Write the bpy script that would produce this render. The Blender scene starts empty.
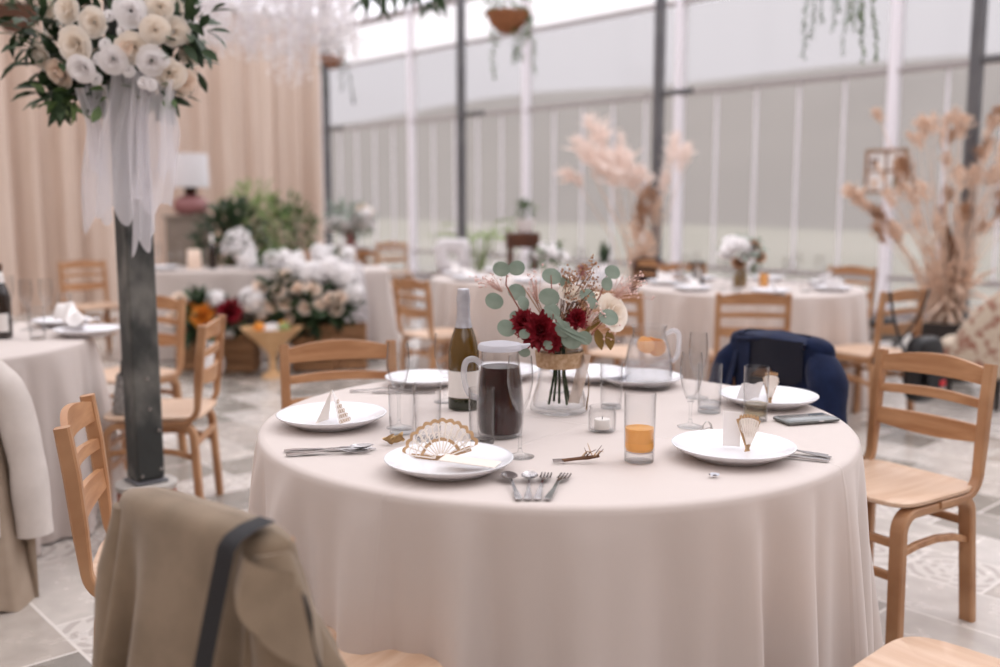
import bpy, math, random
from mathutils import Vector, Matrix
PI = math.pi
R = random.Random(7)
SC = bpy.context.scene
COL = SC.collection

# ------------------------------------------------------------ camera
CAM_H, FPX, HOR = 1.30, 972.2, 205.0
PITCH = math.atan((333.5 - HOR) / FPX)
CP, SP = math.cos(PITCH), math.sin(PITCH)
cd = bpy.data.cameras.new('camera'); cam = bpy.data.objects.new('camera', cd); COL.objects.link(cam)
cam.location = (0, 0, CAM_H); cam.rotation_euler = (PI / 2 - PITCH, 0, 0)
cd.sensor_width = 36; cd.lens = 35; cd.clip_start = .05; cd.clip_end = 600
cd.dof.use_dof = True; cd.dof.focus_distance = 2.22; cd.dof.aperture_fstop = 1.5
SC.camera = cam

def ray(px, py):
    u = (px - 500) / FPX; v = (333.5 - py) / FPX
    return Vector((u, CP + v * SP, -SP + v * CP))
def G(px, py, h=0.0):            # point of the horizontal plane z = h seen at a pixel
    d = ray(px, py); t = (h - CAM_H) / d.z
    return Vector((d.x * t, d.y * t, h))
def D(px, py, y):                # point at distance y in front of the camera seen at a pixel
    d = ray(px, py); t = y / d.y
    return Vector((d.x * t, y, CAM_H + d.z * t))

# ------------------------------------------------------------ mesh builder
class MB:
    def __init__(s): s.v = []; s.f = []; s.m = []; s.cur = 0
    def add(s, vs, fs):
        b = len(s.v); s.v.extend(Vector(p) for p in vs)
        for f in fs: s.f.append(tuple(b + i for i in f)); s.m.append(s.cur)
        return s
    def box(s, c, size, rz=0, M=None):
        x, y, z = (k / 2 for k in size)
        vs = [Vector((a * x, b * y, d * z)) for a in (-1, 1) for b in (-1, 1) for d in (-1, 1)]
        m = Matrix.Rotation(rz, 3, 'Z') if M is None else M
        c = Vector(c)
        return s.add([c + m @ v for v in vs], [(0, 1, 3, 2), (4, 6, 7, 5), (0, 4, 5, 1), (2, 3, 7, 6), (0, 2, 6, 4), (1, 5, 7, 3)])
    def rbox(s, c, size, r=.004, rz=0, M=None):        # chamfered box
        x, y, z = (k / 2 for k in size); r = min(r, x * .49, y * .49, z * .49)
        vs = []; fs = []
        rings = [(-z, r), (-z + r, 0), (z - r, 0), (z, r)]
        def ring(i, zz):
            a, b = x - i, y - i; q = r
            pts = [(-a + q, -b), (a - q, -b), (a, -b + q), (a, b - q), (a - q, b), (-a + q, b), (-a, b - q), (-a, -b + q)]
            return [Vector((p[0], p[1], zz)) for p in pts]
        for zz, i in rings: vs += ring(i, zz)
        for k in range(3):
            for j in range(8):
                j2 = (j + 1) % 8; fs.append((k * 8 + j, k * 8 + j2, k * 8 + 8 + j2, k * 8 + 8 + j))
        fs.append(tuple(range(7, -1, -1))); fs.append(tuple(range(24, 32)))
        m = Matrix.Rotation(rz, 3, 'Z') if M is None else M
        c = Vector(c)
        return s.add([c + m @ v for v in vs], fs)
    def lathe(s, prof, n=32, c=(0, 0, 0), M=None):
        c = Vector(c); vs = []; fs = []
        for r, z in prof:
            for k in range(n):
                a = 2 * PI * k / n; p = Vector((r * math.cos(a), r * math.sin(a), z))
                vs.append(c + (M @ p if M is not None else p))
        for i in range(len(prof) - 1):
            for k in range(n):
                k2 = (k + 1) % n; fs.append((i * n + k, i * n + k2, i * n + n + k2, i * n + n + k))
        if prof[0][0] > 1e-5: fs.append(tuple(range(n - 1, -1, -1)))
        if prof[-1][0] > 1e-5: fs.append(tuple((len(prof) - 1) * n + k for k in range(n)))
        return s.add(vs, fs)
    def tube(s, pts, r, n=8, flat=1.0):                 # round tube along a path, radius number or list
        pts = [Vector(p) for p in pts]; L = len(pts)
        rr = r if isinstance(r, (list, tuple)) else [r] * L
        vs = []; fs = []; up = None
        for i, p in enumerate(pts):
            t = (pts[min(i + 1, L - 1)] - pts[max(i - 1, 0)])
            t = t.normalized() if t.length > 1e-9 else Vector((0, 0, 1))
            if up is None:
                up = t.orthogonal().normalized()
            up = (up - t * up.dot(t)); up = up.normalized() if up.length > 1e-6 else t.orthogonal().normalized()
            b = t.cross(up)
            for k in range(n):
                a = 2 * PI * k / n; vs.append(p + (up * math.cos(a) + b * math.sin(a) * flat) * rr[i])
        for i in range(L - 1):
            for k in range(n):
                k2 = (k + 1) % n; fs.append((i * n + k, i * n + k2, i * n + n + k2, i * n + n + k))
        fs.append(tuple(range(n - 1, -1, -1))); fs.append(tuple((L - 1) * n + k for k in range(n)))
        return s.add(vs, fs)
    def bar(s, pts, w, t, side, ch=.3):                 # rectangular (chamfered) bar along a path; side = fixed width axis
        pts = [Vector(p) for p in pts]; L = len(pts); side = Vector(side).normalized(); vs = []; fs = []
        ww = w if isinstance(w, (list, tuple)) else [w] * L
        tt = t if isinstance(t, (list, tuple)) else [t] * L
        for i, p in enumerate(pts):
            d = (pts[min(i + 1, L - 1)] - pts[max(i - 1, 0)]).normalized(); nn = d.cross(side).normalized()
            a, b = ww[i] / 2, tt[i] / 2; q = min(a, b) * ch
            for u, v in ((-a + q, -b), (a - q, -b), (a, -b + q), (a, b - q), (a - q, b), (-a + q, b), (-a, b - q), (-a, -b + q)):
                vs.append(p + side * u + nn * v)
        for i in range(L - 1):
            for k in range(8):
                k2 = (k + 1) % 8; fs.append((i * 8 + k, i * 8 + k2, i * 8 + 8 + k2, i * 8 + 8 + k))
        fs.append(tuple(range(7, -1, -1))); fs.append(tuple((L - 1) * 8 + k for k in range(8)))
        return s.add(vs, fs)
    def grid(s, fn, nu, nv, wrap=False):                # fn(u,v) u,v in 0..1
        vs = []; fs = []; cu = nu if wrap else nu + 1
        for j in range(nv + 1):
            for i in range(cu): vs.append(Vector(fn(i / nu, j / nv)))
        for j in range(nv):
            for i in range(nu):
                i2 = (i + 1) % cu if wrap else i + 1
                fs.append((j * cu + i, j * cu + i2, (j + 1) * cu + i2, (j + 1) * cu + i))
        return s.add(vs, fs)
    def leaf(s, base, d, nrm, L, W, bend=.2, seg=4, tip=1.0):
        base = Vector(base); d = Vector(d).normalized(); nrm = Vector(nrm)
        nrm = nrm - d * nrm.dot(d); nrm = nrm.normalized() if nrm.length > 1e-6 else d.orthogonal().normalized()
        sd = d.cross(nrm); vs = []; fs = []
        for i in range(seg + 1):
            t = i / seg; w = W / 2 * math.sin(PI * min(1, (t * .94 + .03)) ** tip)
            c = base + d * L * t - nrm * (bend * L * t * t)
            vs += [c - sd * w + nrm * w * .25, c, c + sd * w + nrm * w * .25]
        for i in range(seg):
            k = i * 3; fs += [(k, k + 1, k + 4, k + 3), (k + 1, k + 2, k + 5, k + 4)]
        return s.add(vs, fs)
    def blob(s, c, r, seed=0, amp=.25, n=7, sz=1.0):     # lumpy ball
        q = random.Random(seed); c = Vector(c); ph = [q.uniform(0, 6) for _ in range(6)]
        def fn(u, v):
            a = u * 2 * PI; b = (v - .5) * PI
            p = Vector((math.cos(a) * math.cos(b), math.sin(a) * math.cos(b), math.sin(b) * sz))
            k = 1 + amp * (math.sin(3 * p.x + ph[0] + 2 * p.z) * .5 + math.sin(4 * p.y + ph[1]) * .3 + math.sin(5 * p.z + ph[2] + 3 * p.x) * .3)
            return c + p * r * k
        return s.grid(fn, n + 3, n, True)
    def rose(s, c, r, axis=(0, 0, 1), seed=0, layers=4, openness=1.0):
        q = random.Random(seed); c = Vector(c); ax = Vector(axis).normalized()
        e1 = ax.orthogonal().normalized(); e2 = ax.cross(e1)
        for l in range(layers):
            t = (l + 1) / layers; n = 3 + l; off = q.uniform(0, 6)
            for k in range(n):
                a0 = off + 2 * PI * k / n + q.uniform(-.15, .15); wid = (PI / n) * 1.35
                rl = r * (.22 + .72 * t) * q.uniform(.92, 1.08); hl = r * (1.05 - .5 * t * openness) * q.uniform(.9, 1.1)
                fl = .15 + .45 * t * openness
                def fn(u, v, a0=a0, wid=wid, rl=rl, hl=hl, fl=fl):
                    x = (u - .5) * 2; a = a0 + x * wid * (.45 + .55 * math.sin(PI * (.15 + .6 * v)))
                    rad = rl * (.25 + .75 * math.sin(v * PI * .5)) + fl * rl * max(0, v - .6)
                    z = hl * v * (1 - .12 * x * x) - fl * rl * max(0, v - .65) * .8
                    return c + (e1 * math.cos(a) + e2 * math.sin(a)) * rad + ax * (z - r * .45)
                s.grid(fn, 4, 4)
        return s
    def build(s, name, mat, parent=None, smooth=True, loc=None, angle=.7):
        me = bpy.data.meshes.new(name)
        me.from_pydata([tuple(v) for v in s.v], [], s.f); me.update()
        mats = mat if isinstance(mat, (list, tuple)) else [mat]
        for m in mats: me.materials.append(m)
        if len(mats) > 1: me.polygons.foreach_set('material_index', s.m)
        if smooth:
            me.polygons.foreach_set('use_smooth', [True] * len(me.polygons))
            try: me.set_sharp_from_angle(angle=angle)
            except Exception: pass
        o = bpy.data.objects.new(name, me); COL.objects.link(o)
        if parent: o.parent = parent
        if loc is not None: o.location = loc
        return o

def smooth(pts, k=5):        # Catmull-Rom through the points
    P = [Vector(p) for p in pts]; P = [P[0] * 2 - P[1]] + P + [P[-1] * 2 - P[-2]]; out = []
    for i in range(1, len(P) - 2):
        a, b, c, d = P[i - 1:i + 3]
        for j in range(k):
            t = j / k; out.append(.5 * ((2 * b) + (c - a) * t + (2 * a - 5 * b + 4 * c - d) * t * t + (3 * b - a - 3 * c + d) * t ** 3))
    return out + [P[-2]]
def tag(o, label=None, cat=None, group=None, kind=None):
    if label: o['label'] = label
    if cat: o['category'] = cat
    if group: o['group'] = group
    if kind: o['kind'] = kind
    return o
def thing(name, label, cat, loc=(0, 0, 0), rz=0, group=None):
    o = bpy.data.objects.new(name, None); COL.objects.link(o); o.empty_display_size = .05
    o.location = loc; o.rotation_euler = (0, 0, rz)
    return tag(o, label, cat, group)
def struct(name, mb, mat, parent=None, smooth=False):
    o = mb.build(name, mat, parent, smooth)
    if not parent: o['kind'] = 'structure'
    return o
def dup(root, loc, rz=0, label=None, group=None, scale=None):
    r = root.copy(); COL.objects.link(r); r.location = loc; r.rotation_euler = (0, 0, rz)
    if scale: r.scale = (scale,) * 3
    if label: r['label'] = label
    if group: r['group'] = group
    elif 'group' in r and label: del r['group']
    for ch in list(root.children):
        c = ch.copy(); COL.objects.link(c); c.parent = r
        for g in list(ch.children):
            d = g.copy(); COL.objects.link(d); d.parent = c
    return r
def face(dx, dy): return math.atan2(-dx, dy)       # rotation that turns local +Y to (dx,dy)

# ------------------------------------------------------------ materials
def lin(c):
    f = lambda x: x / 12.92 if x <= .04045 else ((x + .055) / 1.055) ** 2.4
    return tuple(f(k / 255) for k in c) + (1,)
def newmat(name):
    m = bpy.data.materials.new(name); m.use_nodes = True; nt = m.node_tree; nt.nodes.clear()
    out = nt.nodes.new('ShaderNodeOutputMaterial'); return m, nt, out
def N(nt, t, **kw):
    n = nt.nodes.new(t)
    for k, v in kw.items():
        if k in n.inputs: n.inputs[k].default_value = v
        else: setattr(n, k, v)
    return n
def mat(name, rgb, rough=.6, rgb2=None, scale=8, stretch=None, bump=0, bscale=60, spec=.4, metal=0, sheen=0, transl=0, detail=3, coord='Object', coat=0, lo=.35, hi=.65):
    m, nt, out = newmat(name); L = nt.links.new
    p = N(nt, 'ShaderNodeBsdfPrincipled', Roughness=rough, Metallic=metal)
    p.inputs['Specular IOR Level'].default_value = spec; p.inputs['Base Color'].default_value = lin(rgb)
    if sheen: p.inputs['Sheen Weight'].default_value = sheen
    if coat: p.inputs['Coat Weight'].default_value = coat
    tc = None
    def vec():
        nonlocal tc
        if tc is None:
            t = N(nt, 'ShaderNodeTexCoord'); mp = N(nt, 'ShaderNodeMapping'); L(t.outputs[coord], mp.inputs[0])
            if stretch: mp.inputs['Scale'].default_value = stretch
            tc = mp
        return tc.outputs[0]
    if rgb2:
        no = N(nt, 'ShaderNodeTexNoise', Scale=scale, Detail=detail); L(vec(), no.inputs['Vector'])
        cr = N(nt, 'ShaderNodeValToRGB'); L(no.outputs['Fac'], cr.inputs[0])
        cr.color_ramp.elements[0].color = lin(rgb); cr.color_ramp.elements[1].color = lin(rgb2)
        cr.color_ramp.elements[0].position = lo; cr.color_ramp.elements[1].position = hi
        L(cr.outputs[0], p.inputs['Base Color'])
    if bump:
        nb = N(nt, 'ShaderNodeTexNoise', Scale=bscale, Detail=4.0); L(vec(), nb.inputs['Vector'])
        b = N(nt, 'ShaderNodeBump', Strength=bump, Distance=.01); L(nb.outputs['Fac'], b.inputs['Height']); L(b.outputs[0], p.inputs['Normal'])
    if transl:
        t = N(nt, 'ShaderNodeBsdfTranslucent'); t.inputs[0].default_value = lin(rgb)
        mx = N(nt, 'ShaderNodeMixShader', Fac=transl); L(p.outputs[0], mx.inputs[1]); L(t.outputs[0], mx.inputs[2]); L(mx.outputs[0], out.inputs[0])
    else: L(p.outputs[0], out.inputs[0])
    return m
def glassmat(name, tint=(.98, .98, .98), edge=(.78, .775, .775), ior=1.45, pw=2.2):
    m, nt, out = newmat(name); L = nt.links.new
    lw = N(nt, 'ShaderNodeLayerWeight', Blend=.5)
    pwn = N(nt, 'ShaderNodeMath', operation='POWER'); L(lw.outputs['Facing'], pwn.inputs[0]); pwn.inputs[1].default_value = pw
    mc = N(nt, 'ShaderNodeMix', data_type='RGBA'); L(pwn.outputs[0], mc.inputs[0])
    mc.inputs[6].default_value = (*tint, 1); mc.inputs[7].default_value = (*edge, 1)
    tr = N(nt, 'ShaderNodeBsdfTransparent'); L(mc.outputs[2], tr.inputs[0])
    gl = N(nt, 'ShaderNodeBsdfGlossy', Roughness=.03)
    p5 = N(nt, 'ShaderNodeMath', operation='POWER'); L(lw.outputs['Facing'], p5.inputs[0]); p5.inputs[1].default_value = 4.0
    fr = N(nt, 'ShaderNodeMath', operation='MULTIPLY_ADD'); L(p5.outputs[0], fr.inputs[0]); fr.inputs[1].default_value = .7; fr.inputs[2].default_value = .028
    mx = N(nt, 'ShaderNodeMixShader'); L(fr.outputs[0], mx.inputs[0]); L(tr.outputs[0], mx.inputs[1]); L(gl.outputs[0], mx.inputs[2]); L(mx.outputs[0], out.inputs[0])
    return m
def panemat(name, tint, haze, hazecol):
    m, nt, out = newmat(name); L = nt.links.new
    tr = N(nt, 'ShaderNodeBsdfTransparent'); tr.inputs[0].default_value = (*tint, 1)
    tl = N(nt, 'ShaderNodeBsdfTranslucent'); tl.inputs[0].default_value = (*hazecol, 1)
    mx = N(nt, 'ShaderNodeMixShader', Fac=haze); L(tr.outputs[0], mx.inputs[1]); L(tl.outputs[0], mx.inputs[2])
    gl = N(nt, 'ShaderNodeBsdfGlossy', Roughness=.12)
    m2 = N(nt, 'ShaderNodeMixShader', Fac=.04); L(mx.outputs[0], m2.inputs[1]); L(gl.outputs[0], m2.inputs[2]); L(m2.outputs[0], out.inputs[0])
    return m
def tulle(name, rgb, op):
    m, nt, out = newmat(name); L = nt.links.new
    tr = N(nt, 'ShaderNodeBsdfTransparent'); d = N(nt, 'ShaderNodeBsdfDiffuse'); d.inputs[0].default_value = lin(rgb)
    t = N(nt, 'ShaderNodeBsdfTranslucent'); t.inputs[0].default_value = lin(rgb)
    a = N(nt, 'ShaderNodeMixShader', Fac=.45); L(d.outputs[0], a.inputs[1]); L(t.outputs[0], a.inputs[2])
    mx = N(nt, 'ShaderNodeMixShader', Fac=op); L(tr.outputs[0], mx.inputs[1]); L(a.outputs[0], mx.inputs[2]); L(mx.outputs[0], out.inputs[0])
    return m

M = {}
M['wood'] = mat('chair_wood', (178, 136, 100), .42, (152, 108, 74), 6, (1, 1, 1), .05, 40, .45)
M['wood_rail'] = mat('chair_wood_rail', (182, 138, 100), .42, (156, 110, 74), 9, (.4, 4, 4), .05, 40, .45)
M['seat'] = mat('seat_ply', (210, 182, 158), .4, (196, 163, 136), 7, (6, .6, 1), .03, 40, .5)
M['cloth'] = None
M['china'] = mat('china', (224, 224, 228), .14, spec=.6)
M['glass'] = glassmat('clear_glass')
M['glassd'] = glassmat('thick_glass', (.98, .985, .985), (.70, .70, .70), 1.5, 2.2)
M['steel'] = mat('cutlery_steel', (176, 172, 172), .14, metal=1)
M['navy'] = mat('navy_wool', (17, 27, 54), .85, (22, 34, 64), 30, bump=.15, bscale=300, spec=.15, sheen=.08)
M['navydark'] = mat('dark_navy_opening', (12, 17, 34), .6, spec=.3)  # dark tone painted in for the shaded jacket opening
M['beige'] = mat('beige_coat_cloth', (122, 106, 88), .9, (136, 119, 100), 12, bump=.12, bscale=260, spec=.15, sheen=.2)
M['lightcoat'] = mat('pale_grey_coat_cloth', (196, 188, 182), .9, (206, 198, 192), 10, bump=.1, bscale=260, spec=.15)
M['trench'] = mat('sand_coat_cloth', (152, 136, 120), .9, (162, 146, 130), 10, bump=.1, bscale=260, spec=.15)
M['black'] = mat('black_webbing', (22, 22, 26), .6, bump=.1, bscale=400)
M['blackleather'] = mat('black_leather', (24, 23, 25), .4, bump=.1, bscale=90)
M['red'] = mat('red_patch', (200, 30, 40), .5)
M['oldsteel'] = mat('weathered_steel', (56, 58, 57), .6, (150, 148, 142), 6, (1, 1, .6), .2, 30, .4, .2, lo=.46, hi=.82, detail=8)
M['darkpost'] = mat('dark_grey_paint', (88, 88, 92), .5, (104, 104, 106), 4)
M['whitepost'] = mat('white_paint', (236, 232, 238), .45)
M['railgrey'] = mat('grey_rail_paint', (158, 150, 150), .5)
M['concrete'] = mat('pale_concrete', (186, 180, 174), .85, (166, 160, 154), 14, bump=.2)
M['terra'] = mat('red_brown_footing', (150, 84, 62), .8, (128, 70, 52), 10, bump=.2)
M['burlap'] = mat('burlap', (204, 176, 148), .95, (178, 146, 112), 90, bump=.4, bscale=500, spec=.1)
M['ribbon'] = tulle('organza_ribbon', (214, 196, 182), .8)
M['tulle'] = tulle('white_tulle', (238, 236, 240), .62)
M['crimson'] = mat('crimson_petal', (112, 16, 30), .6, (158, 30, 46), 30, transl=.15)
M['cream'] = mat('cream_petal', (247, 239, 229), .6, (251, 246, 239), 14, transl=.4)
M['blush'] = mat('blush_petal', (248, 232, 218), .6, (252, 240, 228), 14, transl=.45)
M['white'] = mat('white_petal', (248, 246, 246), .6, transl=.4)
M['orangeflower'] = mat('orange_petal', (226, 150, 60), .6, transl=.2)
M['euc'] = mat('eucalyptus_leaf', (122, 138, 124), .55, (144, 158, 144), 16, transl=.15)
M['leaf'] = mat('green_leaf', (70, 96, 56), .5, (104, 126, 76), 9, transl=.2)
M['leafdark'] = mat('dark_green_leaf', (42, 60, 40), .5, (64, 84, 52), 9, transl=.15)
M['leaflight'] = mat('light_green_leaf', (124, 146, 88), .5, (150, 168, 108), 9, transl=.25)
M['olive'] = mat('olive_dried_leaf', (118, 92, 40), .6, (140, 110, 56), 12, transl=.15)
M['twig'] = mat('brown_twig', (120, 84, 60), .7, (96, 66, 46), 20)
M['drybrown'] = mat('dried_flower_brown', (184, 144, 114), .8, (160, 120, 92), 12, transl=.15)
M['drypale'] = mat('dried_grass_pale', (234, 212, 194), .85, (222, 196, 176), 8, transl=.2)
M['pampas'] = mat('pampas_plume', (248, 236, 229), .9, (242, 226, 217), 8, transl=.3)
M['pinkspray'] = mat('tiny_pink_blossom', (232, 204, 198), .7, transl=.2)
M['berry'] = mat('reddish_brown_stem', (140, 84, 70), .6)
M['curtain'] = None
M['darkdrink'] = mat('dark_berry_drink', (36, 9, 12), .12, (52, 16, 16), 6, spec=.3)
M['juice'] = mat('orange_juice', (252, 204, 122), .25, spec=.4, transl=.45)
M['paledrink'] = glassmat('pale_lemon_drink', (.90, .86, .74), (.7, .64, .5), 1.33)
M['water'] = glassmat('water', (.93, .945, .955), (.72, .74, .76), 1.33)
M['fruit'] = mat('orange_slice', (232, 168, 96), .5, (240, 190, 120), 30, transl=.3)
M['bottleglass'] = mat('green_amber_bottle', (96, 66, 16), .08, (60, 50, 14), 3, (1, 1, .6), spec=.7, coat=.4)
M['darkbottle'] = mat('brown_black_bottle', (34, 22, 16), .1, spec=.6, coat=.4)
M['foil'] = mat('silver_foil', (206, 208, 216), .3, (186, 188, 198), 40, metal=.6, bump=.2, bscale=80)
M['label'] = mat('paper_label', (226, 222, 218), .6)
M['darkgreenlabel'] = mat('dark_foot_glass', (30, 34, 16), .1, spec=.6)
M['card'] = mat('white_card', (236, 232, 230), .7)
M['ivory'] = mat('ivory_card', (222, 212, 202), .6)
M['fanwood'] = mat('tan_fan_edge', (184, 150, 112), .6)
M['spraystem'] = mat('pale_spray_stem', (206, 170, 158), .7)
M['lace'] = mat('cream_lace', (232, 222, 212), .7)
M['bronzefoil'] = mat('bronze_foil', (176, 146, 104), .3, metal=.7, bump=.3, bscale=60)
M['phone'] = mat('phone_case_grey', (104, 106, 104), .35, coat=.3)
M['phoneglass'] = mat('phone_glass', (120, 124, 124), .06, spec=.8)
M['frostjug'] = tulle('condensation_and_reflection_white', (232, 234, 238), .26)  # white veil for condensation, ice and painted-in white reflections together
M['handleglass'] = tulle('highlight_white_handle_glass', (226, 226, 230), .42)  # white highlights of the glass handles put into the colour
M['lid'] = tulle('frosted_glass_lid', (214, 214, 220), .72)
M['wax'] = mat('white_wax', (240, 236, 232), .5, transl=.2)
M['lampshade'] = mat('white_lampshade', (240, 238, 240), .8, transl=.35)
M['mauve'] = mat('mauve_ceramic', (146, 98, 98), .4)
M['greycab'] = mat('grey_cabinet_paint', (138, 126, 116), .6, (126, 114, 104), 6)
M['crate'] = mat('crate_wood', (158, 118, 84), .7, (126, 90, 60), 6, (1, 1, 8), bump=.2, bscale=30)
M['darkwood'] = mat('dark_chest_wood', (92, 54, 36), .5, (70, 40, 28), 6, (1, 6, 1))
M['palewood'] = mat('pale_wood', (218, 180, 136), .5, (200, 160, 116), 6)
M['ceramic'] = mat('white_ceramic', (236, 232, 232), .3)
M['terrapot'] = mat('coir_basket', (158, 106, 72), .95, (130, 84, 56), 40, bump=.6, bscale=90)
M['brownpot'] = mat('brown_pot', (96, 66, 50), .6)
M['blackpot'] = mat('black_planter', (46, 40, 38), .5)
M['floral'] = None
M['greypad'] = mat('grey_padding', (134, 130, 126), .8)
M['soil'] = mat('soil', (50, 38, 28), .9)
M['silver'] = mat('wire_silver', (180, 176, 174), .3, metal=1)
M['lantern'] = mat('dark_lantern_metal', (48, 40, 38), .4, metal=.4)

def clothmat():
    m, nt, out = newmat('tablecloth_fabric'); L = nt.links.new
    p = N(nt, 'ShaderNodeBsdfPrincipled', Roughness=.62); p.inputs['Base Color'].default_value = lin((198, 187, 181))
    p.inputs['Specular IOR Level'].default_value = .35; p.inputs['Sheen Weight'].default_value = .25
    t = N(nt, 'ShaderNodeTexCoord')
    no = N(nt, 'ShaderNodeTexNoise', Scale=5.0, Detail=3.0, Distortion=.4); L(t.outputs['Object'], no.inputs['Vector'])
    w = N(nt, 'ShaderNodeTexNoise', Scale=420.0); L(t.outputs['Object'], w.inputs['Vector'])
    a = N(nt, 'ShaderNodeMath', operation='MULTIPLY_ADD'); L(w.outputs['Fac'], a.inputs[0]); a.inputs[1].default_value = .03; L(no.outputs['Fac'], a.inputs[2])
    # pressed fold creases across the top
    prev = a.outputs[0]
    for ang, off in ((.93, .02), (.93 + PI / 2, .1)):
        d = N(nt, 'ShaderNodeVectorMath', operation='DOT_PRODUCT'); L(t.outputs['Object'], d.inputs[0]); d.inputs[1].default_value = (math.cos(ang), math.sin(ang), 0)
        s = N(nt, 'ShaderNodeMath', operation='ADD'); L(d.outputs['Value'], s.inputs[0]); s.inputs[1].default_value = off
        ab = N(nt, 'ShaderNodeMath', operation='ABSOLUTE'); L(s.outputs[0], ab.inputs[0])
        mr = N(nt, 'ShaderNodeMapRange'); L(ab.outputs[0], mr.inputs[0]); mr.inputs[1].default_value = 0; mr.inputs[2].default_value = .007; mr.inputs[3].default_value = .5; mr.inputs[4].default_value = 0
        ad = N(nt, 'ShaderNodeMath', operation='ADD'); L(prev, ad.inputs[0]); L(mr.outputs[0], ad.inputs[1]); prev = ad.outputs[0]
    b = N(nt, 'ShaderNodeBump', Strength=.22, Distance=.012); L(prev, b.inputs['Height']); L(b.outputs[0], p.inputs['Normal'])
    L(p.outputs[0], out.inputs[0]); return m
M['cloth'] = clothmat()

def floormat():
    m, nt, out = newmat('slate_and_patterned_tiles'); L = nt.links.new
    p = N(nt, 'ShaderNodeBsdfPrincipled', Roughness=.42); p.inputs['Specular IOR Level'].default_value = .8
    t = N(nt, 'ShaderNodeTexCoord'); mp = N(nt, 'ShaderNodeMapping'); L(t.outputs['Object'], mp.inputs[0])
    sx = N(nt, 'ShaderNodeSeparateXYZ'); L(mp.outputs[0], sx.inputs[0])
    def mth(op, a, b=None, c=None):
        n = N(nt, 'ShaderNodeMath', operation=op)
        for i, v in enumerate((a, b, c)):
            if v is None: continue
            if isinstance(v, (int, float)): n.inputs[i].default_value = v
            else: L(v, n.inputs[i])
        return n.outputs[0]
    TW, TH = .60, .30
    y = mth('DIVIDE', sx.outputs[1], TH); row = mth('FLOOR', y); fy = mth('SUBTRACT', y, row)
    sh = mth('MULTIPLY', row, .37)
    x0 = mth('ADD', mth('DIVIDE', sx.outputs[0], TW), sh); col0 = mth('FLOOR', x0); fx0 = mth('SUBTRACT', x0, col0)
    # every tile is cut at 2/3: one long slate and one short piece
    big = mth('LESS_THAN', fx0, .5)
    fx = mth('ADD', mth('MULTIPLY', big, mth('DIVIDE', fx0, .5)), mth('MULTIPLY', mth('SUBTRACT', 1, big), mth('DIVIDE', mth('SUBTRACT', fx0, .5), .5)))
    wx = .30
    col = mth('ADD', mth('MULTIPLY', col0, 2), big)
    cv = N(nt, 'ShaderNodeCombineXYZ'); L(col, cv.inputs[0]); L(row, cv.inputs[1])
    wn = N(nt, 'ShaderNodeTexWhiteNoise'); wn.noise_dimensions = '3D'; L(cv.outputs[0], wn.inputs['Vector'])
    # merge some neighbours: no joint between halves of long slates
    cv2 = N(nt, 'ShaderNodeCombineXYZ'); L(col0, cv2.inputs[0]); L(row, cv2.inputs[1]); cv2.inputs[2].default_value = 7
    wn2 = N(nt, 'ShaderNodeTexWhiteNoise'); L(cv2.outputs[0], wn2.inputs['Vector'])
    long_ = mth('GREATER_THAN', wn2.outputs['Value'], .45)
    val = mth('ADD', mth('MULTIPLY', long_, wn2.outputs['Value']), mth('MULTIPLY', mth('SUBTRACT', 1, long_), wn.outputs['Value']))
    ex_s = mth('MULTIPLY', mth('MINIMUM', fx, mth('SUBTRACT', 1, fx)), wx)
    ex_l = mth('MULTIPLY', mth('MINIMUM', fx0, mth('SUBTRACT', 1, fx0)), TW)
    ex = mth('ADD', mth('MULTIPLY', long_, ex_l), mth('MULTIPLY', mth('SUBTRACT', 1, long_), ex_s))
    ey = mth('MULTIPLY', mth('MINIMUM', fy, mth('SUBTRACT', 1, fy)), TH)
    grout = mth('LESS_THAN', mth('MINIMUM', ex, ey), .005)
    cr = N(nt, 'ShaderNodeValToRGB'); cr.color_ramp.interpolation = 'CONSTANT'; L(wn.outputs['Value'], cr.inputs[0])
    crl = N(nt, 'ShaderNodeValToRGB'); L(val, crl.inputs[0])
    e = crl.color_ramp.elements
    e[0].color = lin((150, 144, 136)); e[1].color = lin((206, 200, 195)); e.new(.4).color = lin((130, 125, 118)); e.new(.62).color = lin((200, 193, 186)); e.new(.82).color = lin((166, 156, 146))
    no = N(nt, 'ShaderNodeTexNoise', Scale=9.0, Detail=8.0); L(t.outputs['Object'], no.inputs['Vector'])
    mo = N(nt, 'ShaderNodeMix', data_type='RGBA', blend_type='MULTIPLY'); mo.inputs[0].default_value = .6
    cn = N(nt, 'ShaderNodeValToRGB'); L(no.outputs['Fac'], cn.inputs[0]); cn.color_ramp.elements[0].position = .3; cn.color_ramp.elements[1].position = .7
    cn.color_ramp.elements[0].color = (.72, .72, .72, 1); cn.color_ramp.elements[1].color = (1.1, 1.1, 1.1, 1)
    L(crl.outputs[0], mo.inputs[6]); L(cn.outputs[0], mo.inputs[7])
    # patterned tiles
    pat = mth('MULTIPLY', mth('SUBTRACT', 1, long_), mth('GREATER_THAN', wn.outputs['Value'], .52))
    ax = mth('ABSOLUTE', mth('SUBTRACT', fx, .5)); ay = mth('ABSOLUTE', mth('SUBTRACT', fy, .5))
    dia = mth('ADD', ax, ay); rr = mth('SQRT', mth('ADD', mth('MULTIPLY', ax, ax), mth('MULTIPLY', ay, ay)))
    s1 = mth('SINE', mth('ADD', mth('MULTIPLY', dia, 30), mth('MULTIPLY', wn.outputs['Value'], 30)))
    s2 = mth('SINE', mth('MULTIPLY', mth('SUBTRACT', mth('MULTIPLY', ax, ay), rr), 44))
    pv = mth('GREATER_THAN', mth('ADD', s1, s2), .35)
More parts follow.
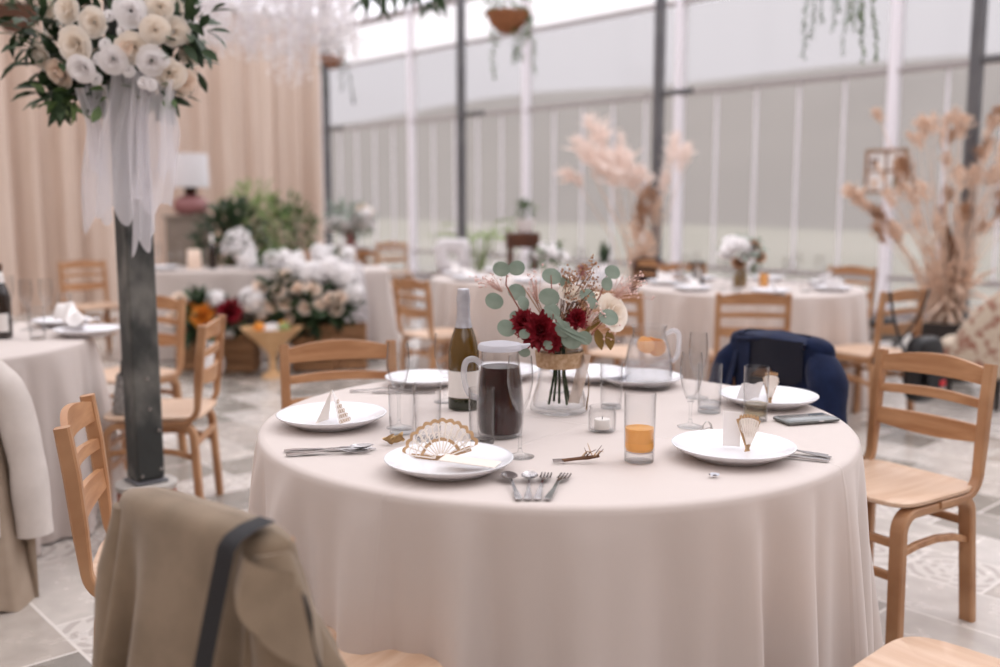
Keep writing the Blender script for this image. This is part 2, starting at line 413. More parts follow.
    pc = N(nt, 'ShaderNodeMix', data_type='RGBA'); L(pv, pc.inputs[0]); pc.inputs[6].default_value = lin((204, 198, 192)); pc.inputs[7].default_value = lin((180, 172, 166))
    m1 = N(nt, 'ShaderNodeMix', data_type='RGBA'); L(pat, m1.inputs[0]); L(mo.outputs[2], m1.inputs[6]); L(pc.outputs[2], m1.inputs[7])
    m2 = N(nt, 'ShaderNodeMix', data_type='RGBA'); L(grout, m2.inputs[0]); L(m1.outputs[2], m2.inputs[6]); m2.inputs[7].default_value = lin((216, 210, 204))
    L(m2.outputs[2], p.inputs['Base Color'])
    ro = mth('ADD', mth('MULTIPLY', no.outputs['Fac'], .22), .14); L(ro, p.inputs['Roughness'])
    hgt = mth('SUBTRACT', mth('MULTIPLY', no.outputs['Fac'], .35), grout)
    b = N(nt, 'ShaderNodeBump', Strength=.25, Distance=.01); L(hgt, b.inputs['Height']); L(b.outputs[0], p.inputs['Normal'])
    L(p.outputs[0], out.inputs[0]); return m, mp
M['floor'], FLOORMAP = floormat()
M['floral'] = mat('floral_upholstery', (196, 182, 164), .85, (150, 108, 92), 16, bump=.1, lo=.5, hi=.62, detail=5)
M['curtain'] = mat('beige_curtain_cloth', (214, 196, 183), .9, (206, 186, 171), 3, (1, 1, .2), spec=.1, transl=.12)
M['plaster'] = mat('plaster', (165, 150, 138), .9)
M['pane'] = panemat('hazy_polycarbonate', (.42, .415, .43), .5, (.42, .415, .43))
M['paneclear'] = panemat('sky_whitened_polycarbonate', (.72, .71, .73), .5, (.72, .71, .73))  # upper row: whiter light of the upper sky put into a paler tint
M['shade'] = panemat('fill_dimming_roof_sheet', (.80, .78, .77), .3, (.80, .78, .77))  # unseen roof slope, tinted to cut fill light from the camera side
M['roofpane'] = panemat('roof_polycarbonate', (.95, .95, .97), .25, (.9, .9, .92))
M['grass'] = mat('field_grass', (166, 162, 134), .95, (200, 194, 172), .08, (1, 1, 1), detail=4, spec=.1)
M['hill'] = mat('hill_scrub', (116, 103, 92), .95, (138, 126, 114), .06, detail=6, spec=.1)
# ------------------------------------------------------------ room (wall frame: x along the window wall, y outwards)
WA = math.atan2(-.7426, .67)
def W(s, n, z=0): return Vector((.67 * s + .7426 * n, -.7426 * s + .67 * n, z))
def wf(p): return (p[0] * .67 - p[1] * .7426, p[0] * .7426 + p[1] * .67)
NW, NC = 10.81, 7.63           # window wall, inner column line
def room_obj(name, mb, m, smooth=False, parent=None):
    o = mb.build(name, m, parent, smooth)
    if parent is None: o['kind'] = 'structure'; o.rotation_euler = (0, 0, WA)
    return o
S0, S1, N0 = -26.0, 6.5, -4.6
fl = MB().box(((S0 + S1) / 2, (N0 + NW) / 2, -.05), (S1 - S0, NW - N0, .1)); room_obj('floor', fl, M['floor'])
room_obj('wall_near', MB().box((S1 + .06, (N0 + NW) / 2, 2.4), (.12, NW - N0, 4.8)), M['plaster'])
room_obj('wall_opposite', MB().box(((S0 + S1) / 2, N0 - .06, 2.4), (S1 - S0, .12, 4.8)), M['plaster'])
room_obj('wall_far', MB().box((S0 - .06, (N0 + NW) / 2, 2.4), (.12, NW - N0, 4.8)), M['plaster'])
# window wall bays
SW0 = -8.353
EAVE, RAIL_U, RAIL_M, RAIL_L = 4.72, 3.98, 2.79, .47
bays = range(-5, 5)
n_w = 0
for k in bays:
    s0 = SW0 + 3 * k; n_w += 1
    if s0 + 3 > S1 + .5: continue
    w = bpy.data.objects.new('window_%d' % n_w, None); COL.objects.link(w); w['kind'] = 'structure'
    w.location = W(s0, NW); w.rotation_euler = (0, 0, WA)
    f = MB()
    f.rbox((0, 0, EAVE / 2), (.115, .12, EAVE), .008)
    f.build('mullion', M['whitepost'], w, False)
    rl = MB()
    for z, h in ((RAIL_L, .06), (RAIL_M, .06), (RAIL_U, .07), (EAVE, .14), (.05, .1)): rl.rbox((1.5, -.02, z), (2.9, .07, h), .006)
    rl.build('rail', M['railgrey'], w, False)
    gb = MB()
    for j in range(1, 5): gb.box((j * .6, .01, (RAIL_L + RAIL_M) / 2), (.024, .03, RAIL_M - RAIL_L - .06))
    gb.build('glazing_bar', M['whitepost'], w, False)
    for a, b in ((.1, RAIL_L - .03), (RAIL_L + .03, RAIL_M - .03), (RAIL_M + .03, RAIL_U - .035), (RAIL_U + .035, EAVE - .07)):
        p = MB().add([(.05, .03, a), (2.95, .03, a), (2.95, .03, b), (.05, .03, b)], [(0, 1, 2, 3)])
        p.build('pane', M['paneclear' if a > RAIL_U else 'pane'], w, False)
# inner steel columns
n_c = 0
for k in range(-2, 4):
    s = -6.15 + 3 * k; n_c += 1
    if s > S1 - .3: continue
    t = bpy.data.objects.new('trim_%d' % n_c, None); COL.objects.link(t); t['kind'] = 'structure'; t.location = W(s, NC); t.rotation_euler = (0, 0, WA)
    c = MB(); c.rbox((0, 0, 2.7), (.085, .085, 5.4), .006); c.build('column', M['darkpost'], t, False)
    c = MB(); c.rbox((0, 0, .01), (.24, .24, .02), .004); c.build('base_plate', M['darkpost'], t, False)
    c = MB(); c.rbox((.22, 0, 2.37), (.36, .05, .05), .005); c.build('bracket', M['darkpost'], t)
# roof
RN, RZ = 3.1, 7.6
roof = bpy.data.objects.new('ceiling', None); COL.objects.link(roof); roof['kind'] = 'structure'; roof.rotation_euler = (0, 0, WA)
pn = MB()
pn.add([(S0, NW + .1, EAVE + .05), (S1, NW + .1, EAVE + .05), (S1, RN, RZ), (S0, RN, RZ)], [(0, 1, 2, 3)])
pn.cur = 1
pn.add([(S0, N0 - .1, EAVE + .05), (S1, N0 - .1, EAVE + .05), (S1, RN, RZ), (S0, RN, RZ)], [(3, 2, 1, 0)])
pn.build('pane', [M['roofpane'], M['shade']], roof, False)
rf = MB()
k = S0
while k < S1:
    for n1 in (NW, N0): rf.tube([(k, n1, EAVE), (k, RN, RZ - .05)], .035, 4)
    k += 1.5
for z, n1 in ((.33, NW), (.66, NW), (.33, N0), (.66, N0)):
    rf.tube([(S0, n1 + (RN - n1) * z, EAVE + (RZ - EAVE) * z - .03), (S1, n1 + (RN - n1) * z, EAVE + (RZ - EAVE) * z - .03)], .035, 4)
rf.tube([(S0, RN, RZ - .03), (S1, RN, RZ - .03)], .06, 4)
rf.build('rafter', M['whitepost'], roof, False)
# gable ends over the plain walls
for nm, s in (('wall_gable', S1 + .06), ('wall_gable_far', S0 - .06)):
    g = MB().add([(s, N0, 4.8), (s, NW, 4.8), (s, RN, RZ)], [(0, 1, 2)]); room_obj(nm, g, M['pane'])
# outside
lw = MB(); lw.grid(lambda u, v: (S0 - 60 + u * 160, NW + .3 + v * 46, -.12 + .1 * math.sin(u * 30) * v), 20, 8)
o = room_obj('lawn_outside', lw, M['grass'], True)
def hillfn(u, v):
    s = -150 + u * 330
    return (s, NW + 44 + v * 60, -.2 + 17.5 * math.sin(min(1, v * 1.02) * PI / 2) ** .8 + (.9 * math.sin(s * .045) + .5 * math.sin(s * .11 + 1)) * v)
o = room_obj('hill_outside', MB().grid(hillfn, 50, 14), M['hill'], True)

# curtain on the inner line, hung from a rail
CS = -12.15
def curtain_fn(u, v):
    n = NC - .1 - u * 11.6
    f = .13 * math.sin(u * 11.6 * 2 * PI / .42 + 1.3 * math.sin(u * 37)) + .035 * math.sin(u * 11.6 * 2 * PI / .155 + 2)
    return (CS + f * (.55 + .45 * v), n + .02 * math.sin(u * 200), 3.82 * (1 - v) + .02)
cu = thing('curtain', 'full-height beige pleated curtain hung behind the flower tables', 'curtain', (0, 0, 0), WA)
MB().grid(curtain_fn, 620, 10).build('drape', M['curtain'], cu)
MB().tube([(CS, NC - .05, 3.84), (CS, NC - 11.8, 3.84)], .025, 8).build('curtain_rail', M['darkpost'], cu)

# ------------------------------------------------------------ bentwood chair (front = +Y, floor at 0)
def arc(cx, cy, r, a0, a1, n=6): return [(cx + r * math.cos(a0 + (a1 - a0) * i / n), cy + r * math.sin(a0 + (a1 - a0) * i / n)) for i in range(n + 1)]
def make_chair():
    t = thing('dining_chair', 'x', 'chair')
    # side frames: inverted U, legs splayed a little
    for sx in (-1, 1):
        x = sx * .176; r = .055; zt = .405
        yz = [(.195, 0), (.185, zt - r)] + arc(.185 - r, zt - r, r, 0, PI / 2) + arc(-.165 + r, zt - r, r, PI / 2, PI) + [(-.165, zt - r), (-.185, 0)]
        MB().bar([(x + sx * .012 * (1 - min(1, z / .3)), y, z) for y, z in yz], .046, .028, (1, 0, 0)).build('leg_frame', M['wood'], t)
    # seat
    def outline(n=48):
        pts = []
        for k in range(n):
            a = 2 * PI * k / n; c, s = math.cos(a), math.sin(a); e = .36
            pts.append(((.203 * math.copysign(abs(c) ** e, c)), .205 * math.copysign(abs(s) ** e, s) + .005))
        return pts
    s = MB(); pts = outline(); n = len(pts)
    def dish(x, y): return -.012 * (1 - (x / .22) ** 2) * (1 - (y / .22) ** 2)
    zs = [(.97, 0.425), (1, .429), (1, .439), (.985, .443), (.7, .443), (.35, .443), (.02, .443)]
    vs = []
    for k, z in zs:
        for x, y in pts: vs.append((x * k, y * k, z + (dish(x * k, y * k) if z > .44 else 0)))
    fs = [(i * n + j, i * n + (j + 1) % n, (i + 1) * n + (j + 1) % n, (i + 1) * n + j) for i in range(len(zs) - 1) for j in range(n)]
    fs.append(tuple(range(n - 1, -1, -1))); fs.append(tuple((len(zs) - 1) * n + j for j in range(n)))
    s.add(vs, fs).build('seat', M['seat'], t)
    # back posts: run under the seat, curve up and lean back
    for sx in (-1, 1):
        x = sx * .190
        yz = [(.02, .412), (-.10, .412)] + arc(-.115, .485, .073, -PI / 2, -PI + .12, 8) + [(-.196, .58), (-.206, .70), (-.221, .815)]
        MB().bar([(x, y, z) for y, z in yz], [.030] * 2 + [.032] * 9 + [.032] * 3, [.022] * 2 + [.024] * 9 + [.034, .036, .034], (1, 0, 0)).build('back_post', M['wood'], t)
    def rail(name, z, h0, h1, y, arch=0, belly=0):
        mb = MB(); nseg = 14; vs = []; fs = []
        for i in range(nseg + 1):
            u = i / nseg; x = -.178 + .356 * u; b = math.sin(PI * u)
            zt = z + h0 / 2 + arch * b; zb = z - h0 / 2 - belly * b; yy = y - .022 * b
            lean = .12
            for (zz, dy) in ((zb, -.008), (zb, .008), (zt, .008), (zt, -.008)): vs.append((x, yy + dy - (zz - z) * lean, zz))
        for i in range(nseg):
            for k in range(4): fs.append((i * 4 + k, i * 4 + (k + 1) % 4, i * 4 + 4 + (k + 1) % 4, i * 4 + 4 + k))
        fs += [(3, 2, 1, 0), tuple(nseg * 4 + k for k in range(4))]
        mb.add(vs, fs).build(name, M['wood_rail'], t)
    rail('crest_rail', .775, .050, 0, -.213, .022, -.004)
    rail('back_slat', .690, .026, 0, -.203, .008, -.004)
    rail('back_slat', .598, .050, 0, -.194, .0, .016)
    # stretchers
    for sx in (-1, 1):
        MB().bar([(sx * .18, .188, .285), (sx * .18, .10, .298), (sx * .18, .0, .300), (sx * .18, -.09, .288), (sx * .18, -.172, .262)], .018, .022, (1, 0, 0)).build('stretcher', M['wood_rail'], t)
    for y, z in ((.186, .315), (.190, .215), (-.172, .32)):
        MB().bar([(-.176, y, z), (.176, y, z)], .016, .026, (0, 1, 0)).build('stretcher', M['wood_rail'], t)
    return t
_ch = [None]
def chair(c, f, label, group='bentwood dining chairs', scale=None):
    rz = face(*f)
    if _ch[0] is None:
        t = _ch[0] = make_chair(); t.location = (c[0], c[1], 0); t.rotation_euler = (0, 0, rz); t['label'] = label
    else: t = dup(_ch[0], (c[0], c[1], 0), rz, label, None, scale)
    if group: t['group'] = group
    t.name = 'dining_chair'
    return t
MT = Vector((.14, 2.48))
LT = Vector((-2.45, 3.87))
chair((1.22, 2.985), (-.83, -.55), 'empty bentwood ladder-back chair beside the phone end of the main table', 'chairs around the main table')
chair((.82, 3.315), (-.82, -.57), 'bentwood chair with a navy suit jacket over its back', 'chairs around the main table')
chair((-.51, 3.22), (.30, -.95), 'bentwood chair behind the card-topped plate, back rails showing above the table edge', 'chairs around the main table')
chair((-.80, 2.335), (.96, .26), 'bentwood ladder-back chair in front of the pale coat, slats seen edge-on', 'chairs around the main table')
cc = chair((-.335, 1.66), (.61, .78), 'bentwood chair under the big khaki trench coat', 'chairs around the main table')
chair((.83, 1.60), (-.69, .72), 'bentwood chair of which only a seat corner shows at the bottom edge', 'chairs around the main table')
chair((-1.44, 4.08), (-1, -.08), 'bentwood chair seen side-on behind the foot of the steel column', 'chairs around the table with the dark bottle')
chair((-1.93, 4.95), (-.45, -.9), 'bentwood chair half hidden behind the steel column, facing its table', 'chairs around the table with the dark bottle')
chair((-1.94, 3.2), (-.5, .85), 'bentwood chair under the pale grey coat', 'chairs around the table with the dark bottle')
chair((-3.50, 8.35), (.7, -.7), 'bentwood chair standing alone in front of the beige curtain', None)
# ------------------------------------------------------------ round tables under cloths
def round_table(c, label, rad=.75, seed=1, nf=20, detail=1.0, group=None):
    q = random.Random(seed)
    t = thing('round_table', label, 'table', (c[0], c[1], 0), 0, group)
    ph = [q.uniform(0, 6.28) for _ in range(8)]
    NA, NV = int(440 * detail), 26
    def fold(a):
        b = a + .10 * math.sin(3 * a + ph[0]) + .05 * math.sin(7 * a + ph[1])
        fp_ = (nf * b / (2 * PI) + ph[2] + .22 * math.sin(2.7 * a + ph[6])) % 1.0
        sm_ = lambda x: x * x * (3 - 2 * x)
        w = sm_(fp_ / .74) if fp_ < .74 else 1 - sm_((fp_ - .74) / .26)
        amp = .55 + .3 * math.sin(2 * a + ph[3]) + .3 * math.sin(5 * a + ph[4])
        return (w ** 1.5) * max(.55, amp) + .10 * math.sin(41 * a + ph[5])
    fa = [fold(2 * PI * i / NA) for i in range(NA)]
    prof = [(.02, .75), (.2, .75), (.45, .75), (rad - .10, .75), (rad - .02, .75), (rad - .006, .7475), (rad, .741), (rad + .002, .73)]
    vs = []; fs = []
    for r, z in prof:
        for i in range(NA):
            a = 2 * PI * i / NA; vs.append((r * math.cos(a), r * math.sin(a), z))
    for j in range(1, NV + 1):
        v = j / NV; z = .73 - v * .722
        for i in range(NA):
            a = 2 * PI * i / NA
            r = rad + .002 + .004 * v + .145 * fa[i] * (v ** .72) - .012 * v * math.sin(nf * .5 * a + ph[6])
            aa = a + .012 * math.sin(nf * a + ph[2] + 1) * v
            vs.append((r * math.cos(aa), r * math.sin(aa), z))
    rows = len(prof) + NV
    for j in range(rows - 1):
        for i in range(NA):
            i2 = (i + 1) % NA; fs.append((j * NA + i2, j * NA + i, (j + 1) * NA + i, (j + 1) * NA + i2))
    fs.append(tuple(range(NA)))
    MB().add(vs, fs).build('tablecloth', M['cloth'], t, angle=1.2)
    return t
TZ = .7515
round_table(MT, 'large round table under a floor-length beige cloth, set around the red and eucalyptus bouquet', seed=4)
round_table(LT, 'round cloth-covered table with the dark bottle, left of the steel column', seed=9)
FT = Vector((.22, 7.5)); RT = Vector((1.70, 6.62))
round_table(FT, 'round cloth-covered table directly behind the bouquet of the main table', seed=12, detail=.5)
round_table(RT, 'round cloth-covered table by the window with the dark lantern and white bouquet', seed=15, detail=.6)
F2 = Vector((-1.0, 11.6))
chair((.76, 5.70), (.6, .8), 'bentwood chair with its back to us, behind the water jug', 'chairs around the window table')
chair((1.43, 5.58), (.12, 1), 'bentwood chair seen from behind, centred before the window table', 'chairs around the window table')
chair((2.62, 7.55), (-.75, -.65), 'bentwood chair on the far window side of the lantern table', 'chairs around the window table')
chair((1.54, 7.9), (.1, -1), 'bentwood chair behind the dark lantern', 'chairs around the window table')
chair((-.42, 6.55), (.78, .62), 'bentwood chair with its back to us, left of the prosecco bottle neck', 'chairs around the table behind the bouquet')
chair((1.13, 8.5), (-.85, -.5), 'bentwood chair with a navy jacket hung far behind the bouquet', 'chairs around the table behind the bouquet')
chair((-1.29, 10.6), (.72, .7), 'bentwood chair standing by the end of the head table flowers', None)
chair((2.20, 5.75), (-.55, .83), 'bentwood chair with a black strap and backpack on its back', 'chairs around the window table')
chair((-1.95, 10.35), (-.2, -1), 'bentwood chair behind the head table, nearer the standing white bouquet', 'chairs behind the head table')
chair((-2.05, 9.8), (.05, -1), 'bentwood chair behind the head table, nearer the green shrubs', 'chairs behind the head table')
chair((-1.36, 12.6), (.3, -1), 'bentwood chair farthest away, in front of the window wall', None)

# head table: long, cloth to the floor
def head_table():
    c = G(255, 272, .75); ang = math.atan2(.10, 1)
    t = thing('head_table', 'long head table under a white cloth behind the floor flowers', 'table', (c.x - .05, c.y + .40, 0), ang)
    LX, LY = 1.1, .36; mb = MB(); vs = []; fs = []
    per = []
    n1, n2 = 90, 34
    for i in range(n1): per.append((-LX + 2 * LX * i / n1, -LY, 0, -1))
    for i in range(n2): per.append((LX, -LY + 2 * LY * i / n2, 1, 0))
    for i in range(n1): per.append((LX - 2 * LX * i / n1, LY, 0, 1))
    for i in range(n2): per.append((-LX, LY - 2 * LY * i / n2, -1, 0))
    NA = len(per); rows = [(0, .75), (0, .74)] + [(j / 12, .74 - .73 * j / 12) for j in range(1, 13)]
    for v, z in rows:
        for i, (x, y, nx, ny) in enumerate(per):
            k = .05 * v * (1 + math.sin(i * .55 + math.sin(i * .13) * 2)) if z < .74 else (0 if z == .75 else .004)
            vs.append((x + nx * k, y + ny * k, z))
    for j in range(len(rows) - 1):
        for i in range(NA): fs.append((j * NA + i, j * NA + (i + 1) % NA, (j + 1) * NA + (i + 1) % NA, (j + 1) * NA + i))
    fs.append(tuple(range(NA - 1, -1, -1)))
    mb.add(vs, fs).build('tablecloth', M['cloth'], t, angle=1.2)
    return t
HT = head_table()

# ------------------------------------------------------------ steel column with flowers
pb = G(148, 492, 0); PX, PY = -1.355, 3.62
col = thing('steel_column', 'weathered grey steel column on a round red-brown footing, flowers and ribbons at its top', 'column', (PX, PY, 0), WA + PI / 2)
col['kind'] = 'thing'
f = MB(); f.lathe([(.108, 0), (.108, .225)], 28); f.build('footing', M['terra'], col)
f = MB(); f.lathe([(.110, .225), (.113, .229), (.113, .247), (.108, .250)], 28); f.build('footing_cap', M['concrete'], col)
f = MB(); f.rbox((0, 0, .257), (.125, .125, .014), .003); f.build('base_plate', M['darkpost'], col)
f = MB(); f.rbox((0, 0, 2.72), (.107, .107, 4.91), .008); f.build('shaft', M['oldsteel'], col, False)
for x, z in ((.0, .656), (.004, .54), (.036, .455), (-.036, .287), (.036, .305)):
    MB().lathe([(.006, 0), (.006, .004), (0.0001, .006)], 8, M=Matrix.Rotation(PI / 2, 3, 'X'), c=(x, -.0535, z)).build('rivet', M['silver'], col)

def cluster(root, specs, foliage=None):
    """specs: (part name, material, list of (point, radius, axis), builder)"""
    for nm, m, pts, kind in specs:
        for i, (p, r, ax) in enumerate(pts):
            mb = MB(); sd = R.randint(0, 9999)
            if kind == 'rose': mb.rose((0, 0, 0), r, ax, sd, 4)
            elif kind == 'open': mb.rose((0, 0, 0), r, ax, sd, 3, 1.5)
            elif kind == 'dahlia':
                q_ = random.Random(sd); a_ = Vector(ax).normalized(); e1 = a_.orthogonal().normalized(); e2 = a_.cross(e1)
                for l in range(7):
                    t_ = l / 6; n_ = 5 + 2 * l; el = 1.35 - 1.55 * t_
                    for k_ in range(n_):
                        an = 2 * PI * (k_ + q_.random() * .6) / n_ + l; rd = e1 * math.cos(an) + e2 * math.sin(an)
                        d_ = (rd * math.cos(el) + a_ * math.sin(el)).normalized(); nn = (a_ * math.cos(el) - rd * math.sin(el))
                        mb.leaf(rd * r * .22 * t_ + a_ * r * .1 * (1 - t_), d_, nn + Vector((q_.gauss(0, .3), q_.gauss(0, .3), q_.gauss(0, .3))), r * (.62 + .42 * t_) * q_.uniform(.85, 1.12), r * .66, -.3, 5, .5)
            elif kind == 'hyd':
                mb.blob((0, 0, 0), r * .66, sd, .1)
                for k in range(40):
                    d = Vector((R.gauss(0, 1), R.gauss(0, 1), R.gauss(0, 1))).normalized()
                    e = d.orthogonal().normalized(); b = d.cross(e)
                    for j in range(4):
                        a = j * PI / 2; mb.leaf(d * r * .85, e * math.cos(a) + b * math.sin(a), d, r * .46, r * .40, -.3, 2)
            else: mb.blob((0, 0, 0), r, sd)
            mb.build(nm, m, root, loc=p)
def leafmass(mb, c, ext, n, L, W, up=.3, seed=0):
    q = random.Random(seed); c = Vector(c)
    for _ in range(n):
        d = Vector((q.gauss(0, 1), q.gauss(0, 1), q.gauss(0, 1) + up)).normalized()
        p = c + Vector((d.x * ext[0], d.y * ext[1], d.z * ext[2])) * (q.random() ** .45)
        dd = (d + Vector((q.gauss(0, .5), q.gauss(0, .5), q.gauss(0, .5)))).normalized()
        k = q.uniform(.7, 1.25); mb.leaf(p, dd, Vector((q.gauss(0, .4), q.gauss(0, .4), 1)), L * k, W * k, .25, 3)
    return mb
def tow(p, c):        # outward axis
    d = (Vector(p) - Vector(c)); return d.normalized()
# column bouquet
cb = thing('hanging_bouquet', 'big bouquet of cream roses tied around the top of the steel column', 'flower arrangement', (PX, PY, 1.98))
def cbp(px, py, dy): return D(px, py, PY + dy) - Vector((PX, PY, 1.98))
big = [(50, 25, .0, 'cream'), (92, 22, -.2, 'cream'), (73, 45, -.22, 'cream'), (81, 69, -.24, 'white'), (40, 57, -.1, 'cream'), (58, 74, -.12, 'blush'), (133, 48, -.2, 'cream'), (155, 30, -.2, 'cream'), (175, 32, -.12, 'cream'), (152, 62, -.2, 'white'), (170, 75, -.16, 'cream'), (183, 83, -.08, 'blush'), (192, 52, .0, 'cream'), (160, 6, -.16, 'cream'), (112, 60, -.22, 'white'), (48, 4, .02, 'cream'), (172, 10, -.05, 'cream'), (186, 30, .0, 'white'), (66, 10, -.18, 'cream'), (130, 10, -.2, 'white')]
core = Vector((0, 0, 0))
rl = []
for i, (a, b, dy, m) in enumerate(big):
    p = cbp(a, b, dy); R.seed(i); ax = (p + Vector((0, -.25, .0))).normalized()
    rl.append((m, p, R.uniform(.042, .055), ax))
for m in ('cream', 'white', 'blush'):
    cluster(cb, [('rose', M[m], [(p, r, ax) for mm, p, r, ax in rl if mm == m], 'rose')])
R.seed(3)
sm = [(122, 30), (108, 15), (126, 44), (104, 44), (140, 18), (98, 58), (150, 84), (163, 60), (95, 78), (143, 82), (120, 66), (128, 70)]
cluster(cb, [('small_blossom', M['white'], [(cbp(a, b, -.20), .019, (0, -1, .1)) for a, b in sm], 'open')])
cluster(cb, [('peach_blossom', M['blush'], [(cbp(124, 47, -.22), .024, (0, -1, .1))], 'open')])
lf = MB()
for a, b, e in ((112, 30, .2), (60, 50, .2), (170, 50, .2), (95, 85, .1), (55, 90, .09), (155, 92, .09), (115, 5, .25), (80, 60, .15), (140, 60, .15), (100, -10, .25), (40, 30, .15), (190, 25, .14)):
    leafmass(lf, cbp(a, b, -.04), (e * .7, e * .45, e * .65), 52, .085, .036, 0, int(a * 3 + b))
lf.build('foliage', M['leafdark'], cb)
lf = MB()
for a, b in ((48, 96), (60, 98), (70, 100), (155, 100), (162, 95), (140, 96), (105, 98)): leafmass(lf, cbp(a, b, -.12), (.03, .04, .04), 5, .06, .036, -.6, int(a))
lf.build('foliage', M['leaf'], cb)
# tulle ribbons hanging from it
rib = [(97, 85, 95, 222, .11, 0, -.10), (122, 70, 113, 215, .13, 1, -.155), (141, 72, 143, 246, .085, 2, -.17), (158, 80, 150, 208, .15, 3, -.16), (168, 90, 168, 175, .07, 4, -.12), (84, 88, 105, 180, .06, 5, -.12)]
rb = thing('tulle_bow', 'white tulle ribbons trailing down from the column bouquet', 'ribbon', (PX, PY, 1.7))
for x0, y0, x1, y1, w, sd, dy in rib:
    a = D(x0, y0, PY + dy) - Vector((PX, PY, 1.7)); b = D(x1, y1, PY + dy) - Vector((PX, PY, 1.7))
    def fn(u, v, a=a, b=b, w=w, sd=sd):
        c = a.lerp(b, v); x = (u - .5) * w * (.75 + .25 * v)
        z = c.z - (.03 * math.sin(u * 9 + sd)) * (v > .98)
        return (c.x + x + .008 * math.sin(v * 7 + sd), c.y + .014 * math.sin(u * 12 + sd * 2 + v * 2), z + .05 * (u - .5) * v * math.sin(sd * 3 + 1))
    MB().grid(fn, 16, 18).build('ribbon', M['tulle'], rb)
# ------------------------------------------------------------ tableware builders
def T(px, py): return G(px, py, TZ)
def make_plate(label, loc, r=.135, group=None, rz=0):
    t = thing('dinner_plate', label, 'plate', loc, rz, group)
    p = [(.0001, .004), (.075, .004), (.078, .0), (.086, .0), (.088, .005), (.110, .012), (.128, .021), (.1345, .0265), (.1355, .0285), (.1345, .0295), (.130, .0275), (.112, .0205), (.095, .0145), (.088, .012), (.06, .0105), (.0001, .010)]
    k = r / .1355
    MB().lathe([(a * k, b * k) for a, b in p], 56).build('dish', M['china'], t, angle=1.5)
    MB().lathe([(.086 * k, .0), (.088 * k, .003)], 56).build('foot_ring', M['china'], t)
    return t
def tumbler(label, loc, h=.125, r=.031, m='glass', drink=None, level=.5, base=.010, group=None, floor_mat=None):
    t = thing('tumbler', label, 'glass', loc, 0, group)
    w = .0016
    MB().lathe([(.0001, .0005), (r * .93, .0005), (r * .96, .003), (r, h * .5), (r * 1.02, h - .001), (r * 1.02 - w / 2, h), (r * 1.02 - w, h - .001), (r - w, h * .5), (r * .94 - w, base + .004), (r * .8, base), (.0001, base)], 36).build('glass_wall', M[m], t, angle=1.2)
    MB().lathe([(.0001, .001), (r * .92, .001), (r * .9, base - .001), (.0001, base - .001)], 28).build('thick_base', M['glassd'], t, angle=.6)
    if drink:
        z1 = base + .001 + (h - base) * level
        MB().lathe([(.0001, base + .002), (r * .86, base + .003), (r * .91, base + .010), (r - w - .001, z1), (r - w - .003, z1 + .0005), (.0001, z1)], 36).build('drink', M[drink], t, angle=.6)
    return t
def flute(label, loc, h=.215, r=.029, group=None, bowl=.125):
    t = thing('champagne_flute', label, 'glass', loc, 0, group)
    zb = h - bowl
    MB().lathe([(.0001, .0005), (.031, .0005), (.032, .002), (.022, .005), (.006, .010), (.0045, .02)], 32).build('foot', M['glassd'], t, angle=1.2)
    MB().lathe([(.0045, .02), (.0038, zb * .6), (.0046, zb - .006), (.009, zb)], 16).build('stem', M['glassd'], t, angle=1.2)
    MB().lathe([(.004, zb), (.012, zb + .008), (.022, zb + .032), (r, zb + .065), (r * .99, h - .03), (r * .88, h), (r * .86, h - .001), (r * .96, h - .03), (r * .96, zb + .065), (.020, zb + .034), (.009, zb + .012), (.0001, zb + .008)], 36).build('bowl', M['glass'], t, angle=1.2)
    return t
def knife(label, loc, rz, group=None, L=.205):
    t = thing('table_knife', label, 'cutlery', loc, rz, group)
    MB().bar([(0, 0, .002), (.02, 0, .0028), (.08, 0, .003), (.088, 0, .003)], [.010, .012, .009, .007], [.003, .0045, .004, .003], (0, 1, 0)).build('handle', M['steel'], t)
    MB().bar([(.088, 0, .003), (.10, .001, .003), (.15, .001, .0025), (.185, .001, .002), (L, -.002, .0015)], [.008, .016, .018, .016, .003], [.002, .0015, .0014, .0012, .001], (0, 1, 0)).build('blade', M['steel'], t)
    return t
def fork(label, loc, rz, group=None, L=.185):
    t = thing('table_fork', label, 'cutlery', loc, rz, group)
    MB().bar([(0, 0, .002), (.015, 0, .003), (.06, 0, .005), (.10, 0, .010), (.125, 0, .008)], [.013, .014, .008, .006, .010], [.0022] * 5, (0, 1, 0)).build('handle', M['steel'], t)
    MB().grid(lambda u, v: (.122 + u * .022, (v - .5) * (.012 + .012 * math.sin(u * PI / 2)), .008 - .004 * u), 6, 6).build('head', M['steel'], t)
    for k in range(4):
        y = (k - 1.5) * .0065
        MB().bar([(.142, y, .0042), (.16, y, .003), (.178, y, .004), (L, y, .006)], [.0042, .0036, .003, .001], [.0016] * 4, (0, 1, 0)).build('tine', M['steel'], t)
    return t
def spoon(label, loc, rz, group=None, L=.165):
    t = thing('dessert_spoon', label, 'cutlery', loc, rz, group)
    MB().bar([(0, 0, .002), (.015, 0, .003), (.05, 0, .005), (.09, 0, .010), (.112, 0, .009)], [.013, .014, .008, .005, .006], [.0022] * 5, (0, 1, 0)).build('handle', M['steel'], t)
    def fn(u, v):
        a = u * 2 * PI; k = v
        return (.112 + .026 + .027 * k * math.cos(a), .017 * k * math.sin(a) * (1 - .15 * math.cos(a)), .0035 + .0075 * k * k)
    MB().grid(fn, 24, 6, True).build('bowl', M['steel'], t)
    return t
def up(v, dz=.0012): return Vector((v.x, v.y, v.z + dz))

